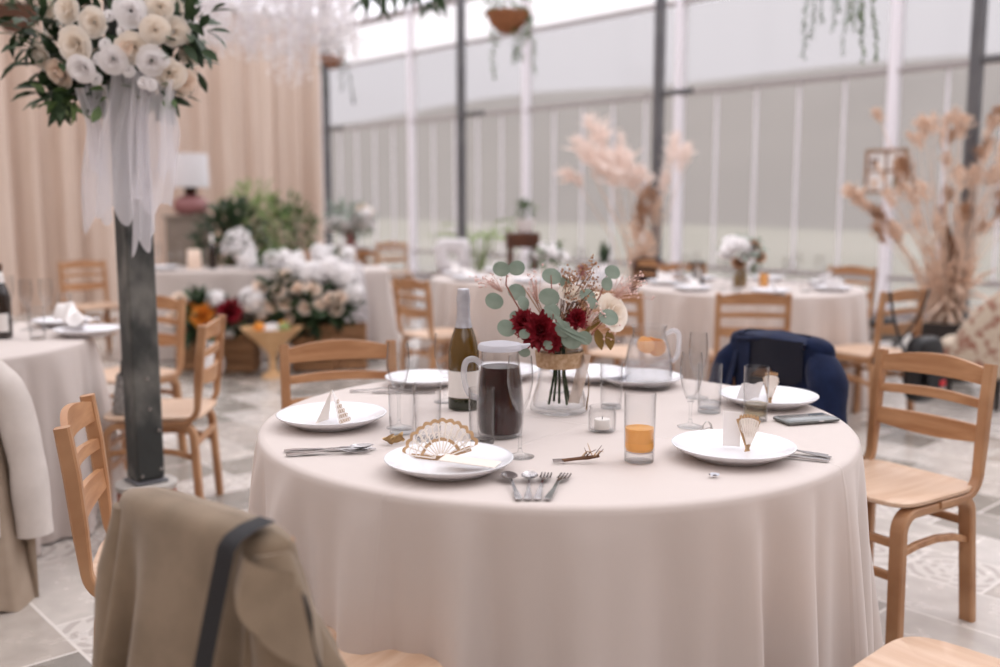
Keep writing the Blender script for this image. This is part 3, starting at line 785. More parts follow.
# plates on the main table
P1 = T(449, 470); P2 = T(332, 424); P3 = T(733, 456); P4 = T(768, 404)
make_plate('white plate with the lace fan, nearest the camera on the main table', P1)
make_plate('white plate with the small folded lace card, at the west side of the main table', P2, .138)
make_plate('white plate with a white card and folded lace fan, right of the orange juice', P3)
make_plate('white plate in front of the navy jacket, next to the phone', P4)
make_plate('white plate at the back of the table, behind the water jug', T(640, 384), .13)
make_plate('white plate at the back of the table, behind the vase', T(590, 379), .13)
make_plate('white plate at the back edge, between bottle and dark jug', T(500, 377), .13)
make_plate('white plate at the back edge, behind the tall flute left of the bottle', T(424, 384), .12)

# lace fan on the front plate
def lace_fan(label, loc, M3, a0=15, a1=172, rad=.105, guard=.14):
    t = thing('lace_fan', label, 'fan', loc); t.rotation_euler = M3.to_euler()
    q = MB(); n = 13
    A0, A1 = math.radians(a0), math.radians(a1)
    for k in range(n):
        a = A0 + (A1 - A0) * k / (n - 1)
        y = (.0012 if k % 2 else -.0012)
        q.bar([(.012 * math.cos(a), y, .012 * math.sin(a)), (rad * .94 * math.cos(a), y, rad * .94 * math.sin(a))], [.003, .0028], [.0012] * 2, (-math.sin(a), 0, math.cos(a)))
    q.build('stick', M['lace'], t, False)
    def ring(r0, w, name, m, scal=0):
        def fn(u, v):
            a = A0 + (A1 - A0) * u; rr = r0 + w * (v - .5) + scal * abs(math.sin(u * (n - 1) * PI / 1.0))
            return (rr * math.cos(a), .0016 * math.sin(u * (n - 1) * PI), rr * math.sin(a))
        MB().grid(fn, 96, 1).build(name, m, t)
    ring(rad * .98, .008, 'scalloped_edge', M['fanwood'], .005)
    ring(rad * .52, .007, 'inner_band', M['fanwood'])
    # loops of lace between the bands
    lb = MB()
    for k in range(n - 1):
        a = A0 + (A1 - A0) * (k + .5) / (n - 1)
        for rc, rr in ((rad * .78, .010), (rad * .64, .006)):
            c = Vector((rc * math.cos(a), 0, rc * math.sin(a)))
            lb.tube([c + Vector((rr * .8 * math.cos(b), 0, rr * 1.3 * math.sin(b))) for b in [2 * PI * j / 12 for j in range(13)]], .0009, 4)
    lb.build('lace', M['lace'], t)
    for a in (A0 - .02, A1 + .02):
        MB().bar([(-.02 * math.cos(a), .003, -.02 * math.sin(a) + .004), (guard * .8 * math.cos(a), .003, guard * .8 * math.sin(a))], [.008, .012], [.002] * 2, (-math.sin(a), 0, math.cos(a))).build('guard', M['fanwood'], t, False)
    return t
def m3(yaw, tilt, roll=0): return Matrix.Rotation(yaw, 3, 'Z') @ Matrix.Rotation(tilt, 3, 'X') @ Matrix.Rotation(roll, 3, 'Y')
lace_fan('open cream lace fan with tan scalloped edge leaning on the front plate', up(T(447, 463), .014) + Vector((-.012, -.02, .0)), m3(-.25, -.42, -.12), 18, 170, .082, .085)
c = thing('card', 'flat ivory card lying on the front plate below the fan', 'card', up(P1, .030) + Vector((.045, -.04, 0)), -.28)
MB().rbox((0, 0, 0), (.12, .05, .002), .0008, M=Matrix.Rotation(.06, 3, 'Y')).build('sheet', M['ivory'], c, False)
# folded tent card on the left plate
def tent(label, loc, rz, w=.05, h=.085, sp=.035):
    t = thing('folded_card', label, 'card', loc, rz)
    for sgn, m in ((-1, 'card'), (1, 'ivory')):
        b0, b1 = Vector((-w / 2, sgn * sp, 0)), Vector((w / 2, sgn * sp, 0)); ap = Vector((-w * .1, 0, h))
        n = Vector((0, sgn * .0012, 0))
        MB().add([b0, b1, ap, b0 + n, b1 + n, ap + n], [(0, 1, 2), (5, 4, 3), (0, 3, 4, 1), (1, 4, 5, 2), (2, 5, 3, 0)]).build('flap', M[m], t, False)
    lb = MB()
    for k in range(5):
        for j in range(5 - k):
            cc_ = Vector((-.018 + .009 * j + .004 * k, -sp * (1 - (k + .6) / 7.5) - .002, .010 + k * .0115))
            lb.tube([cc_ + Vector((.0038 * math.cos(b), 0, .0048 * math.sin(b))) for b in [2 * PI * i / 8 for i in range(9)]], .0007, 4)
    lb.build('lace', M['fanwood'], t)
    return t
tent('small folded triangular lace card standing on the west plate', up(T(334, 428), .013), 1.1)
c = thing('card', 'upright white place card standing on the right plate', 'card', up(T(731, 452), .013), -.25)
MB().rbox((0, 0, .040), (.038, .0015, .078), .0006, M=Matrix.Rotation(-.10, 3, 'X')).build('sheet', M['card'], c, False)
lace_fan('half-closed lace fan standing beside the white card on the right plate', up(T(748, 456), .014), m3(.35, -.2, 0), 62, 102, .072, .09)
lace_fan('closed lace fan on the plate before the navy jacket', up(T(770, 407), .015), m3(.1, -.15, 0), 72, 100, .075, .085)
c = thing('napkin', 'white folded napkin on the plate before the navy jacket', 'napkin', up(T(752, 406), .014), .3)
MB().grid(lambda u, v: ((u - .5) * .07, (abs(v - .5)) * .05, .05 * (1 - abs(v - .5) * 2) + .003 * math.sin(u * 9)), 8, 8).build('fold', M['card'], c)

# glasses
tumbler('tall empty tumbler left of the lace fan', T(428, 441), .138, .0315)
tumbler('tall empty tumbler in front of the dark jug', T(482, 443), .130, .0305)
tumbler('tall tumbler one third full of orange juice', T(639, 461), .150, .0335, drink='juice', level=.40, base=.022)
tumbler('tumbler with a little pale lemonade, by the phone', T(755, 420), .140, .0315, drink='paledrink', level=.25, base=.012)
tumbler('short tumbler behind the white flute, in front of the water jug handle', T(709, 412), .130, .032, drink='water', level=.15)
tumbler('empty tumbler under the tall flute left of the bottle', T(402, 433), .118, .0315)
tumbler('empty tumbler between vase and water jug', T(611, 408), .125, .030)
flute('champagne flute standing before the dark jug, nearest the camera', T(520, 457), .225, .0285)
flute('champagne flute behind the leftmost tumbler', T(399, 428), .215, .029)
flute('champagne flute just left of the prosecco bottle', T(445, 402), .195, .030)
flute('champagne flute just right of the water jug', T(690, 427), .190, .028)
flute('champagne flute at the back, behind the short tumbler', T(697, 398), .190, .027)
flute('champagne flute behind the bouquet vase', T(560, 392), .17, .027)

# cutlery
b = up(T(284, 452))
knife('table knife beside the west plate, tip under the tumbler foot', b, .12)
fork('table fork beside the west plate', up(T(286, 456)), .17)
spoon('dessert spoon in front of the west plate, bowl by the bronze foil', up(T(300, 455)), .30, None, .16)
k = [('spoon', 519, 500, 1.66), ('spoon', 529, 500, 1.50), ('fork', 538, 501, 1.36), ('fork', 549, 501, 1.26)]
spoon('front dessert spoon, first of the upright row at the table edge', up(T(519, 501)), 1.70, None, .125)
spoon('front dessert spoon, second of the upright row at the table edge', up(T(528, 501)), 1.52, None, .125)
fork('front fork next to the spoons at the table edge', up(T(537, 501)), 1.42, None, .15)
fork('last fork of the row at the table edge', up(T(547, 501)), 1.30, None, .15)
knife('table knife right of the card plate, nearest the table rim', up(T(829, 462)), PI - .42, None, .17)
fork('table fork right of the card plate, middle of the three', up(T(828, 457)), PI - .50)
spoon('dessert spoon right of the card plate, next to the phone', up(T(831, 459)), PI - .58, None, .16)
knife('knife lying behind the west plate', up(T(372, 393)), .0, None, .18)
fork('fork lying by the plate at the far left rim', up(T(350, 392)), .1)
# hair comb with a dried sprig
hc = thing('hair_comb', 'small hair comb with a brown dried sprig, on the bare cloth', 'hair comb', up(T(553, 463)), .05)
for j in range(5): MB().bar([(0, -.010 + .006 * j, .003), (.022, -.010 + .006 * j, .004)], [.002] * 2, [.0015] * 2, (0, 1, 0)).build('tooth', M['steel'], hc, False)
MB().tube([(.020, .0, .004), (.05, .002, .007), (.075, -.001, .010), (.100, .002, .012)], [.0045, .004, .005, .003], 6).build('sprig', M['twig'], hc)
R.seed(5)
for j in range(9):
    a = R.uniform(-2.2, 2.2); x = R.uniform(.06, .095); p = Vector((x, 0, .010))
    MB().tube([p, p + Vector((.012 * math.cos(a), .012 * math.sin(a), .012)), p + Vector((.024 * math.cos(a), .022 * math.sin(a), .014 + R.uniform(-.008, .014)))], [.0016, .0012, .0006], 4).build('curl', M['fanwood' if j % 2 else 'twig'], hc)
# foil and wire scraps
q = random.Random(2)
bf = thing('bottle_foil', 'crumpled bronze bottle foil lying by the lace fan', 'foil scrap', up(T(395, 444)), .2)
MB().grid(lambda u, v: (.024 * math.cos(u * 4.4) * (.6 + .4 * v) + .006 * math.sin(9 * u + 5 * v), .014 * math.sin(u * 4.4) * (.7 + .3 * v), .002 + .022 * v * (.7 + .3 * math.sin(u * 8)) + .003 * math.sin(u * 14)), 18, 5).build('scrap', M['bronzefoil'], bf)
wc = thing('wire_cage', 'twisted silver wire cage from a bottle, behind the card plate', 'wire', up(T(707, 431)), 0)
MB().tube([(.016 * math.cos(a), .016 * math.sin(a) * .8, .002 + .004 * math.sin(2 * a)) for a in [2 * PI * j / 20 for j in range(21)]], .0012, 5).build('ring', M['silver'], wc)
for j in range(4):
    a = j * PI / 2 + .5; MB().tube([(.016 * math.cos(a), .013 * math.sin(a), .003), (.013 * math.cos(a), .011 * math.sin(a), .014), (.004 * math.cos(a), .004 * math.sin(a), .022)], .0011, 5).build('prong', M['silver'], wc)
sf = thing('foil_scrap', 'tiny torn scrap of silver foil before the card plate', 'foil scrap', up(T(714, 477)), .2)
MB().grid(lambda u, v: ((u - .5) * .018, (v - .5) * .014, .001 + .006 * abs(math.sin(u * 4 + v * 3))), 6, 5).build('scrap', M['foil'], sf)

# prosecco bottle
bt = thing('prosecco_bottle', 'prosecco bottle with silver foil neck and white label', 'bottle', T(464, 408), 0)
MB().lathe([(.0001, .004), (.025, .001), (.040, .001), (.0425, .006), (.0425, .150), (.040, .172), (.030, .205), (.021, .228), (.0175, .248), (.016, .262)], 40).build('body', M['bottleglass'], bt, angle=1.2)
MB().lathe([(.0235, .222), (.0205, .236), (.0182, .252), (.0172, .285), (.0185, .290), (.0185, .302), (.0165, .312), (.0165, .322), (.0150, .326), (.0001, .327)], 36).build('foil_neck', M['foil'], bt, angle=.9)
MB().grid(lambda u, v: (.0432 * math.cos(-2.9 + u * 2.6), .0432 * math.sin(-2.9 + u * 2.6), .035 + .072 * v), 30, 2).build('label', M['label'], bt)
MB().lathe([(.0428, .002), (.0430, .006), (.0430, .030), (.0428, .031)], 40).build('dark_base', M['darkgreenlabel'], bt, angle=1.2)
# dark jug with lid
jg = thing('glass_jug', 'glass jug with a lid, filled with dark red-brown drink', 'jug', T(500, 435), 0)
JS = [(.050, 0.001), (.053, .004), (.056, .03), (.0565, .07), (.053, .13), (.048, .17), (.0455, .195), (.046, .205)]
MB().lathe([(.0001, .001)] + JS + [(.0445, .206)] + [(r - .0025, z) for r, z in reversed(JS[2:])] + [(.048, .008), (.0001, .008)], 48).build('body', M['glass'], jg, angle=1.2)
MB().lathe([(.0001, .010), (.047, .010), (.0525, .03), (.053, .07), (.0495, .13), (.0455, .165), (.0445, .168), (.0001, .168)], 48).build('drink', M['darkdrink'], jg, angle=.8)
jlid = MB().lathe([(.0001, .2075), (.051, .2075), (.053, .210), (.053, .217), (.050, .222), (.030, .226), (.0001, .227)], 40).build('lid', M['lid'], jg, angle=.8)
MB().bar([(.045, 0, .214), (.062, 0, .217), (.072, 0, .221)], [.034, .026, .010], [.012, .008, .003], (0, 1, 0)).build('spout', M['lid'], jlid)
MB().tube(smooth([(-.045, -.006, .175), (-.062, -.006, .186), (-.080, -.006, .180), (-.086, -.006, .155), (-.083, -.006, .125), (-.072, -.006, .100), (-.054, -.006, .092)]), .0074, 10).build('handle', M['handleglass'], jg)
# water jug with orange slices
wj = thing('water_jug', 'glass jug of water with orange slices, behind the juice glass', 'jug', T(648, 388), 0)
JS = [(.058, .001), (.064, .006), (.0685, .03), (.068, .07), (.060, .115), (.051, .145), (.047, .160), (.0475, .170), (.052, .182)]
MB().lathe([(.0001, .001)] + JS + [(.0505, .183)] + [(r - .0025, z) for r, z in reversed(JS[2:])] + [(.058, .010), (.0001, .010)], 48).build('body', M['glass'], wj, angle=1.2)
MB().lathe([(.0001, .012), (.058, .012), (.0655, .03), (.065, .07), (.057, .112), (.0495, .138), (.0001, .138)], 48).build('water', M['frostjug'], wj, angle=.8)
MB().tube(smooth([(.046, -.01, .158), (.066, -.01, .168), (.082, -.01, .158), (.084, -.01, .125), (.079, -.01, .095), (.064, -.01, .078)]), .0070, 10).build('handle', M['handleglass'], wj)
for x, y, z, r_, tl, rz in ((-.012, -.02, .128, .026, 1.0, .2), (.022, -.014, .120, .026, 1.2, -.5), (.0, .015, .138, .024, .25, .9), (.024, .010, .136, .022, .5, 2)):
    MB().lathe([(.0001, -.002), (r_, -.002), (r_, .002), (.0001, .002)], 20, c=(x, y, z), M=Matrix.Rotation(rz, 3, 'Z') @ Matrix.Rotation(tl, 3, 'X')).build('orange_slice', M['fruit'], wj, angle=.6)
wj.scale = (1.05, 1.05, 1.05)
# candle jar
cj = thing('candle_jar', 'small clear glass candle jar between vase and juice', 'candle holder', T(602, 431), 0)
MB().lathe([(.0001, .001), (.030, .001), (.034, .005), (.034, .048), (.031, .055), (.032, .062), (.0305, .062), (.0295, .055), (.032, .047), (.032, .007), (.028, .005), (.0001, .005)], 36).build('jar', M['glass'], cj, angle=1.2)
cn = thing('tealight', 'white tealight candle inside the small glass jar', 'candle', T(602, 431) + Vector((0, 0, .0065)), 0)
MB().lathe([(.0001, 0), (.019, 0), (.0195, .002), (.0195, .022), (.018, .024), (.0001, .0225)], 28).build('wax', M['wax'], cn, angle=.8)
MB().tube([(0, 0, .0225), (.001, 0, .030)], .0009, 5).build('wick', M['black'], cn)
# phone
ph = thing('smartphone', 'grey smartphone lying face up near the navy jacket', 'phone', up(T(806, 421)), .30)
MB().rbox((0, 0, .0045), (.150, .074, .009), .006).build('case', M['phone'], ph)
MB().rbox((0, 0, .0094), (.141, .066, .0008), .0003).build('screen', M['phoneglass'], ph)
MB().rbox((.02, -.0375, .0048), (.016, .0012, .0026), .0004).build('button', M['steel'], ph)

# vase and bouquet
VP = T(559, 411)
vs_ = thing('flower_vase', 'clear glass vase with a burlap band holding the red bouquet', 'vase', VP, 0)
VS = [(.070, .001), (.078, .006), (.079, .014), (.072, .035), (.060, .075), (.056, .105), (.058, .150), (.062, .170)]
MB().lathe([(.0001, .001)] + VS + [(.0605, .1705)] + [(r - .003, z) for r, z in reversed(VS[3:])] + [(.070, .016), (.0001, .012)], 48).build('glass_body', M['glass'], vs_, angle=1.2)
MB().lathe([(.0605, .122), (.0615, .124), (.0655, .162), (.0645, .164), (.0600, .13), (.0605, .122)], 48).build('burlap_band', M['burlap'], vs_, angle=.9)
MB().grid(lambda u, v: (.060 + .012 * math.sin(v * PI) + .010 * v, -.022 + (u - .5) * .030 + .006 * math.sin(v * 4), .160 - .152 * v), 6, 16).build('ribbon', M['burlap'], vs_)
MB().grid(lambda u, v: (.066 + (u - .5) * .030 - .03 * v, -.03 - .012 * math.sin(v * 3) + .004 * math.sin(u * 5), .158 - .13 * v), 6, 14).build('ribbon', M['ribbon'], vs_)
bq = thing('bouquet', 'bouquet of crimson flowers, eucalyptus and dried sprigs in the vase', 'bouquet', VP, 0)
BY = VP.y
def bp(px, py, dy=0): return D(px, py, BY + dy) - VP
for x, y in ((-.018, -.015), (.012, -.02), (.018, .01), (-.008, .018), (.0, -.004)):
    MB().tube([(x * 1.6, y * 1.3, .022), (x * .8, y * .8, .10), (x * .6, y * .6, .20)], .0035, 6).build('stem', M['leafdark'], bq)
cluster(bq, [('crimson_flower', M['crimson'], [(bp(541, 330, -.075), .043, (-.1, -1, .25)), (bp(524, 323, -.055), .032, (-.5, -.8, .4)), (bp(577, 319, -.05), .026, (.2, -.8, .5)), (bp(531, 338, -.06), .022, (-.4, -.9, 0)), (bp(552, 342, -.07), .024, (.1, -1, -.1))], 'dahlia')])
cluster(bq, [('white_rose', M['cream'], [(bp(571, 292, -.02), .030, (.1, -.6, .8)), (bp(614, 312, .02), .045, (.6, -.7, .3)), (bp(598, 300, .05), .036, (.5, -.2, .8))], 'rose')])
# eucalyptus: twigs with round leaves
def euc_branch(pts, leaves):
    twg = MB().tube(pts, [.0022] * (len(pts) - 1) + [.0012], 5).build('eucalyptus_twig', M['berry'], bq)
    for p, r_, ax, tilt in leaves:
        mb = MB(); ax = Vector(ax).normalized(); e = ax.cross(Vector((0, 0, 1))); e = e.normalized() if e.length > .01 else Vector((1, 0, 0)); f_ = e.cross(ax)
        e, f_ = e * math.cos(tilt) + f_ * math.sin(tilt), -e * math.sin(tilt) + f_ * math.cos(tilt)
        def fn(u, v, e=e, f_=f_, ax=ax, r_=r_):
            a = u * 2 * PI; k = v * r_ * (1 + .06 * math.cos(2 * a))
            return e * k * math.cos(a) + f_ * k * math.sin(a) * .95 - ax * (.12 * r_ * v * v * (1 + .8 * math.cos(2 * a)))
        mb.grid(fn, 18, 3, True).build('eucalyptus_leaf', M['euc'], twg, loc=p)
root = Vector((0, 0, .165))
euc_branch([root, bp(528, 322, -.03), bp(515, 302, -.04), bp(506, 285, -.04), bp(507, 270, -.03)],
           [(bp(501, 269, -.04), .022, (-.2, -1, .1), .2), (bp(517, 268, -.03), .022, (.25, -1, .1), -.2), (bp(494, 301, -.05), .0235, (-.15, -1, .1), .4), (bp(517, 292, -.02), .024, (.1, -1, .35), .7), (bp(524, 303, -.06), .019, (.7, -1, .2), 1.0)])
euc_branch([root, bp(525, 340, -.05), bp(508, 330, -.05)], [(bp(506, 328, -.06), .024, (-.2, -1, .2), .5), (bp(524, 352, -.07), .016, (-.2, -1, -.2), .5)])
euc_branch([root, bp(556, 320, -.04), bp(552, 296, -.05), bp(551, 275, -.02)],
           [(bp(552, 276, -.02), .025, (.15, -1, .45), .3), (bp(549, 297, -.07), .026, (-.1, -1, .2), .2), (bp(552, 311, -.08), .022, (.0, -1, .3), .8), (bp(566, 283, .0), .018, (.5, -1, .3), .6), (bp(515, 316, .0), .016, (-.4, -1, .3), 0)])
euc_branch([root, bp(585, 320, -.03), bp(600, 296, -.02), bp(607, 275, 0)],
           [(bp(613, 272, 0), .021, (.3, -1, .35), .3), (bp(608, 284, -.02), .020, (.8, -1, .1), .2), (bp(588, 295, -.03), .021, (.3, -1, .6), .4), (bp(593, 303, -.05), .016, (.4, -1, .3), 1.3)])
euc_branch([root, bp(590, 336, -.06), bp(606, 318, -.06)], [(bp(609, 317, -.07), .025, (.15, -1, .55), .3), (bp(585, 338, -.08), .020, (.2, -1, .1), .4), (bp(572, 340, -.09), .026, (.05, -1, .15), .2), (bp(563, 329, -.09), .022, (-.1, -1, .2), .9), (bp(548, 345, -.10), .013, (-.1, -1, 0), .9), (bp(524, 334, -.09), .014, (-.3, -1, .2), .1)])
lf = MB()
for (a, b), (c_, d_) in (((553, 322), (588, 338)), ((550, 308), (572, 336)), ((556, 326), (590, 344))):
    p0, p1 = bp(a, b, -.1), bp(c_, d_, -.11); lf.leaf(p0, p1 - p0, (0, -1, .4), (p1 - p0).length, .012, .1, 6)
lf.build('long_leaf', M['euc'], bq)
lf = MB()
for a, b, c_, d_, w in ((596, 328, 602, 350, .026), (608, 330, 611, 350, .028), (590, 330, 604, 312, .018), (580, 345, 590, 326, .016)):
    p0, p1 = bp(a, b, -.05), bp(c_, d_, -.06); lf.leaf(p0, p1 - p0, (.1, -1, .2), (p1 - p0).length, w, .05, 6)
lf.build('olive_leaf', M['olive'], bq)
# dried brown filler
R.seed(11)
tw = MB(); bl = MB()
for i in range(46):
    a = R.uniform(562, 596); b = R.uniform(264, 318); p1 = bp(a, b, R.uniform(-.06, .03)); p0 = root + Vector((R.uniform(-.02, .02), R.uniform(-.02, .02), .02))
    mid = p0.lerp(p1, .6) + Vector((R.uniform(-.01, .01), 0, .008)); tw.tube([p0, mid, p1], [.0012, .001, .0008], 4)
    for j in range(6): bl.blob(p1 + Vector((R.gauss(0, .007), R.gauss(0, .007), R.gauss(0, .009))), R.uniform(.002, .0038), i, .2, 4)
tw.build('dried_stems', M['twig'], bq); bl.build('dried_blossom', M['drybrown'], bq); tag(bq.children[-1], kind='stuff'); tag(bq.children[-2], kind='stuff')
bl = MB()
def spray(a, b, ra, rb, n, dy, base):
    tw = MB()
    for i in range(n):
        p1 = bp(a + R.gauss(0, ra), b + R.gauss(0, rb), dy + R.uniform(-.03, .03)); p0 = bp(*base, dy)
        tw.tube([p0, p0.lerp(p1, .5) + Vector((0, 0, .006)), p1], [.0008, .0006, .0004], 3); bl.blob(p1, R.uniform(.0022, .0036), i, .2, 4)
    tw.build('spray_stem', M['spraystem'], bq); tag(bq.children[-1], kind='stuff')
spray(486, 281, 8, 4, 30, .05, (502, 292)); spray(532, 284, 5, 8, 26, .0, (538, 305)); spray(633, 284, 9, 7, 44, .05, (612, 300)); spray(610, 334, 5, 6, 10, -.04, (590, 335)); spray(598, 312, 8, 5, 18, -.05, (585, 330))
bl.build('tiny_blossom', M['pinkspray'], bq); tag(bq.children[-1], kind='stuff')
tw = MB()
for a, b in ((527, 292), (533, 296), (522, 285), (538, 300)): tw.tube([root, bp(548, 325, -.02), bp(a, b, -.01)], [.002, .0018, .0012], 5)
tw.build('bare_twig', M['drybrown'], bq)
# ------------------------------------------------------------ coats hung over chair backs (chair-local frame)
def drape(name, label, cat, c, f, m, hx, hy, zt, zb, yc=-.222, gap=.0, folds=9, famp=.018, slope=.03, seed=1, flare=.05, part='body', skew=0.0, sag=0.0):
    t = thing(name, label, cat, (c[0], c[1], 0), face(*f))
    q = random.Random(seed); ph = [q.uniform(0, 6.28) for _ in range(6)]
    NA, NV = 150, 34
    def fn(u, v):
        a = PI / 2 + gap + u * (2 * PI - 2 * gap)
        ca, sa = math.cos(a), math.sin(a)
        fr_ = min(1, max(0, (sa + .35) / .5)); zbe = zb + (max(zb, .475) - zb) * fr_ * fr_ * (3 - 2 * fr_)
        tv = max(0, (v - .10) / .90)
        if v < .10:
            k = v / .10; w = math.sin(k * PI / 2) ** .7; yy = hy[0] * w + .0004; zz = zt - .035 * (1 - math.cos(k * PI / 2)); xx = hx[0] * (.965 + .035 * w)
        else:
            yy = hy[0] + (hy[1] - hy[0]) * tv; zz = zt - .035 - (zt - .035 - zbe) * tv; xx = hx[0] + (hx[1] - hx[0]) * tv
        x = xx * math.copysign(abs(ca) ** .55, ca); y = yy * math.copysign(abs(sa) ** .75, sa)
        fo = famp * min(1, tv * 1.6) * (math.sin(folds * a + ph[0] + 1.2 * math.sin(2 * a + ph[1])) + .5 * math.sin(folds * 1.7 * a + ph[2] + 3 * tv))
        y += fo * (1 if sa > 0 else 1); x += fo * .35 * ca
        z = zz - slope * (abs(x) / hx[0]) ** 5 * (1 - .75 * tv) + skew * x * (1 - tv) - sag * math.cos(PI * x / (2 * hx[0])) * (1 - tv) * (v < .5)
        z += .012 * math.sin(3 * a + ph[3]) * tv
        return (x, yc + y - .02 * tv * (1 if sa < 0 else 0) + (zt - zz) * .0, z)
    MB().grid(fn, NA, NV).build(part, m, t, angle=1.6)
    return t
def sleeve(t, m, pts, r, name='sleeve', flat=.7, seed=0):
    q = random.Random(seed); mb = MB(); P = [Vector(p) for p in pts]
    # resample
    ps = []
    for i in range(len(P) - 1):
        for k in range(5): ps.append(P[i].lerp(P[i + 1], k / 5))
    ps.append(P[-1]); L = len(ps)
    rr = [(r[0] + (r[1] - r[0]) * i / (L - 1)) * (1 + .035 * math.sin(i * 1.3 + seed)) * (min(1, .6 + i * .15)) for i in range(L)]
    mb.tube(ps, rr, 18, flat); return mb.build(name, m, t, angle=1.2)
# khaki trench coat
ct = drape('trench_coat', 'khaki trench coat draped over the chair back nearest the camera', 'coat', cc.location, (.61, .78), M['beige'], (.214, .246), (.046, .11), .833, .06, folds=8, famp=.042, slope=.016, seed=5, sag=-.0)
# collar, lapel flap and sleeve on its +x side
MB().grid(lambda u, v: (.155 + .09 * u + .02 * v, -.262 - .03 * math.sin(u * PI) - .03 * v + .02 * u, .815 - .03 * u - .10 * v * (.5 + .5 * u)), 12, 8).build('collar', M['beige'], ct)
_ci = Matrix.Rotation(-face(.61, .78), 3, 'Z')
def cl(px, py, y): return _ci @ (D(px, py, y) - cc.location)
def flap(u, v):
    a, b, c_, d = cl(283, 592, 1.235), cl(300, 586, 1.25), cl(319, 672, 1.25), cl(258, 640, 1.20)
    p = a.lerp(b, u).lerp(d.lerp(c_, u), v); return p + Vector((0, -.010 * math.sin(u * PI) * v, 0))
MB().grid(flap, 12, 12).build('lapel_flap', M['beige'], ct)
sleeve(ct, M['beige'], [(.19, -.235, .80), (.222, -.24, .66), (.24, -.255, .45), (.245, -.25, .18)], (.045, .055), seed=2, flat=.9)
sleeve(ct, M['beige'], [(-.18, -.24, .80), (-.20, -.25, .62), (-.215, -.26, .40), (-.22, -.255, .15)], (.040, .052), seed=3, flat=.9)
#MB().tube([(.262, -.30, .40), (.27, -.345, .38), (.25, -.36, .36), (.235, -.35, .34)], .016, 8).build('belt_knot', M['black'], ct)
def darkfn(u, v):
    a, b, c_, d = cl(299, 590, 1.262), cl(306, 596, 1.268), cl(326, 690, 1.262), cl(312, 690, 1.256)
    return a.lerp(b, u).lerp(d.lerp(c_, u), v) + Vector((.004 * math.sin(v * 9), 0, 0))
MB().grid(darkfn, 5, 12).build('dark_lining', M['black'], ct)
st = thing('shoulder_strap', 'black bag strap hanging down the back of the khaki coat', 'strap', cc.location, face(.61, .78))
def strapfn(u, v):
    x = .165 - .062 * v + (u - .5) * .040
    if v < .12:
        k = v / .12; return (x, -.222 - .070 * math.sin(k * PI / 2), .842 - .030 * (1 - math.cos(k * PI / 2)))
    k = (v - .12) / .88
    return (x, -.292 - .118 * k - .014 * math.sin(k * PI) , .812 - .70 * k)
MB().grid(strapfn, 4, 26).build('webbing', M['black'], st)
MB().rbox((.115, -.372, .48), (.05, .012, .03), .004).build('buckle', M['blackleather'], st)
# navy jacket
nj = drape('suit_jacket', 'navy suit jacket hung on the chair behind the phone', 'jacket', (.82, 3.315), (-.82, -.57), M['navy'], (.225, .25), (.050, .10), .852, .28, gap=.45, folds=5, famp=.010, slope=.03, seed=8)
sleeve(nj, M['navy'], [(-.17, -.215, .79), (-.232, -.19, .70), (-.255, -.16, .56), (-.255, -.14, .34)], (.066, .064), seed=1, flat=.85)
sleeve(nj, M['navy'], [(.17, -.215, .79), (.225, -.20, .68), (.24, -.19, .55), (.235, -.18, .30)], (.062, .060), seed=4, flat=.8)
MB().grid(lambda u, v: (-.15 + .30 * u, -.225 + .060 * math.sin(v * PI) + .02 * v, .858 - .05 * v - .03 * abs(u - .5)), 16, 6).build('collar', M['navy'], nj)
MB().grid(lambda u, v: (-.15 + .30 * u, -.158 + .01 * math.sin(u * 5), .835 - (.13 + .03 * math.sin(u * 9)) * v), 14, 6).build('dark_opening', M['navydark'], nj)  # added dark panel, stands in for the shade inside the jacket opening
for sx in (-1, 1):
    MB().grid(lambda u, v, sx=sx: (sx * (.135 + .05 * (u - .5) * (1 - v * .6) * 2 - .02 * v), -.160 - .012 * u, .81 - .33 * v), 6, 8).build('lapel', M['navy'], nj)
# pale coat with sand coat on the far-left chair
pc = drape('overcoat', 'pale grey overcoat over the chair cut off by the left edge', 'coat', (-1.94, 3.2), (-.5, .85), M['lightcoat'], (.205, .225), (.050, .10), .845, .24, folds=6, famp=.030, slope=.05, seed=3)
sleeve(pc, M['lightcoat'], [(.205, -.235, .79), (.262, -.25, .66), (.290, -.27, .45), (.298, -.28, .22)], (.056, .060), seed=5, flat=.95)
tc = drape('sand_coat', 'longer sand-coloured coat hanging below the pale grey overcoat', 'coat', (-1.94, 3.2), (-.5, .85), M['trench'], (.205, .30), (.030, .13), .80, .03, folds=6, famp=.024, slope=.05, seed=6)
# far navy jacket
drape('suit_jacket', 'small navy jacket on the far chair behind the bouquet', 'jacket', (1.13, 8.5), (-.85, -.5), M['navy'], (.225, .235), (.04, .07), .835, .35, gap=.5, folds=4, famp=.007, slope=.05, seed=9)
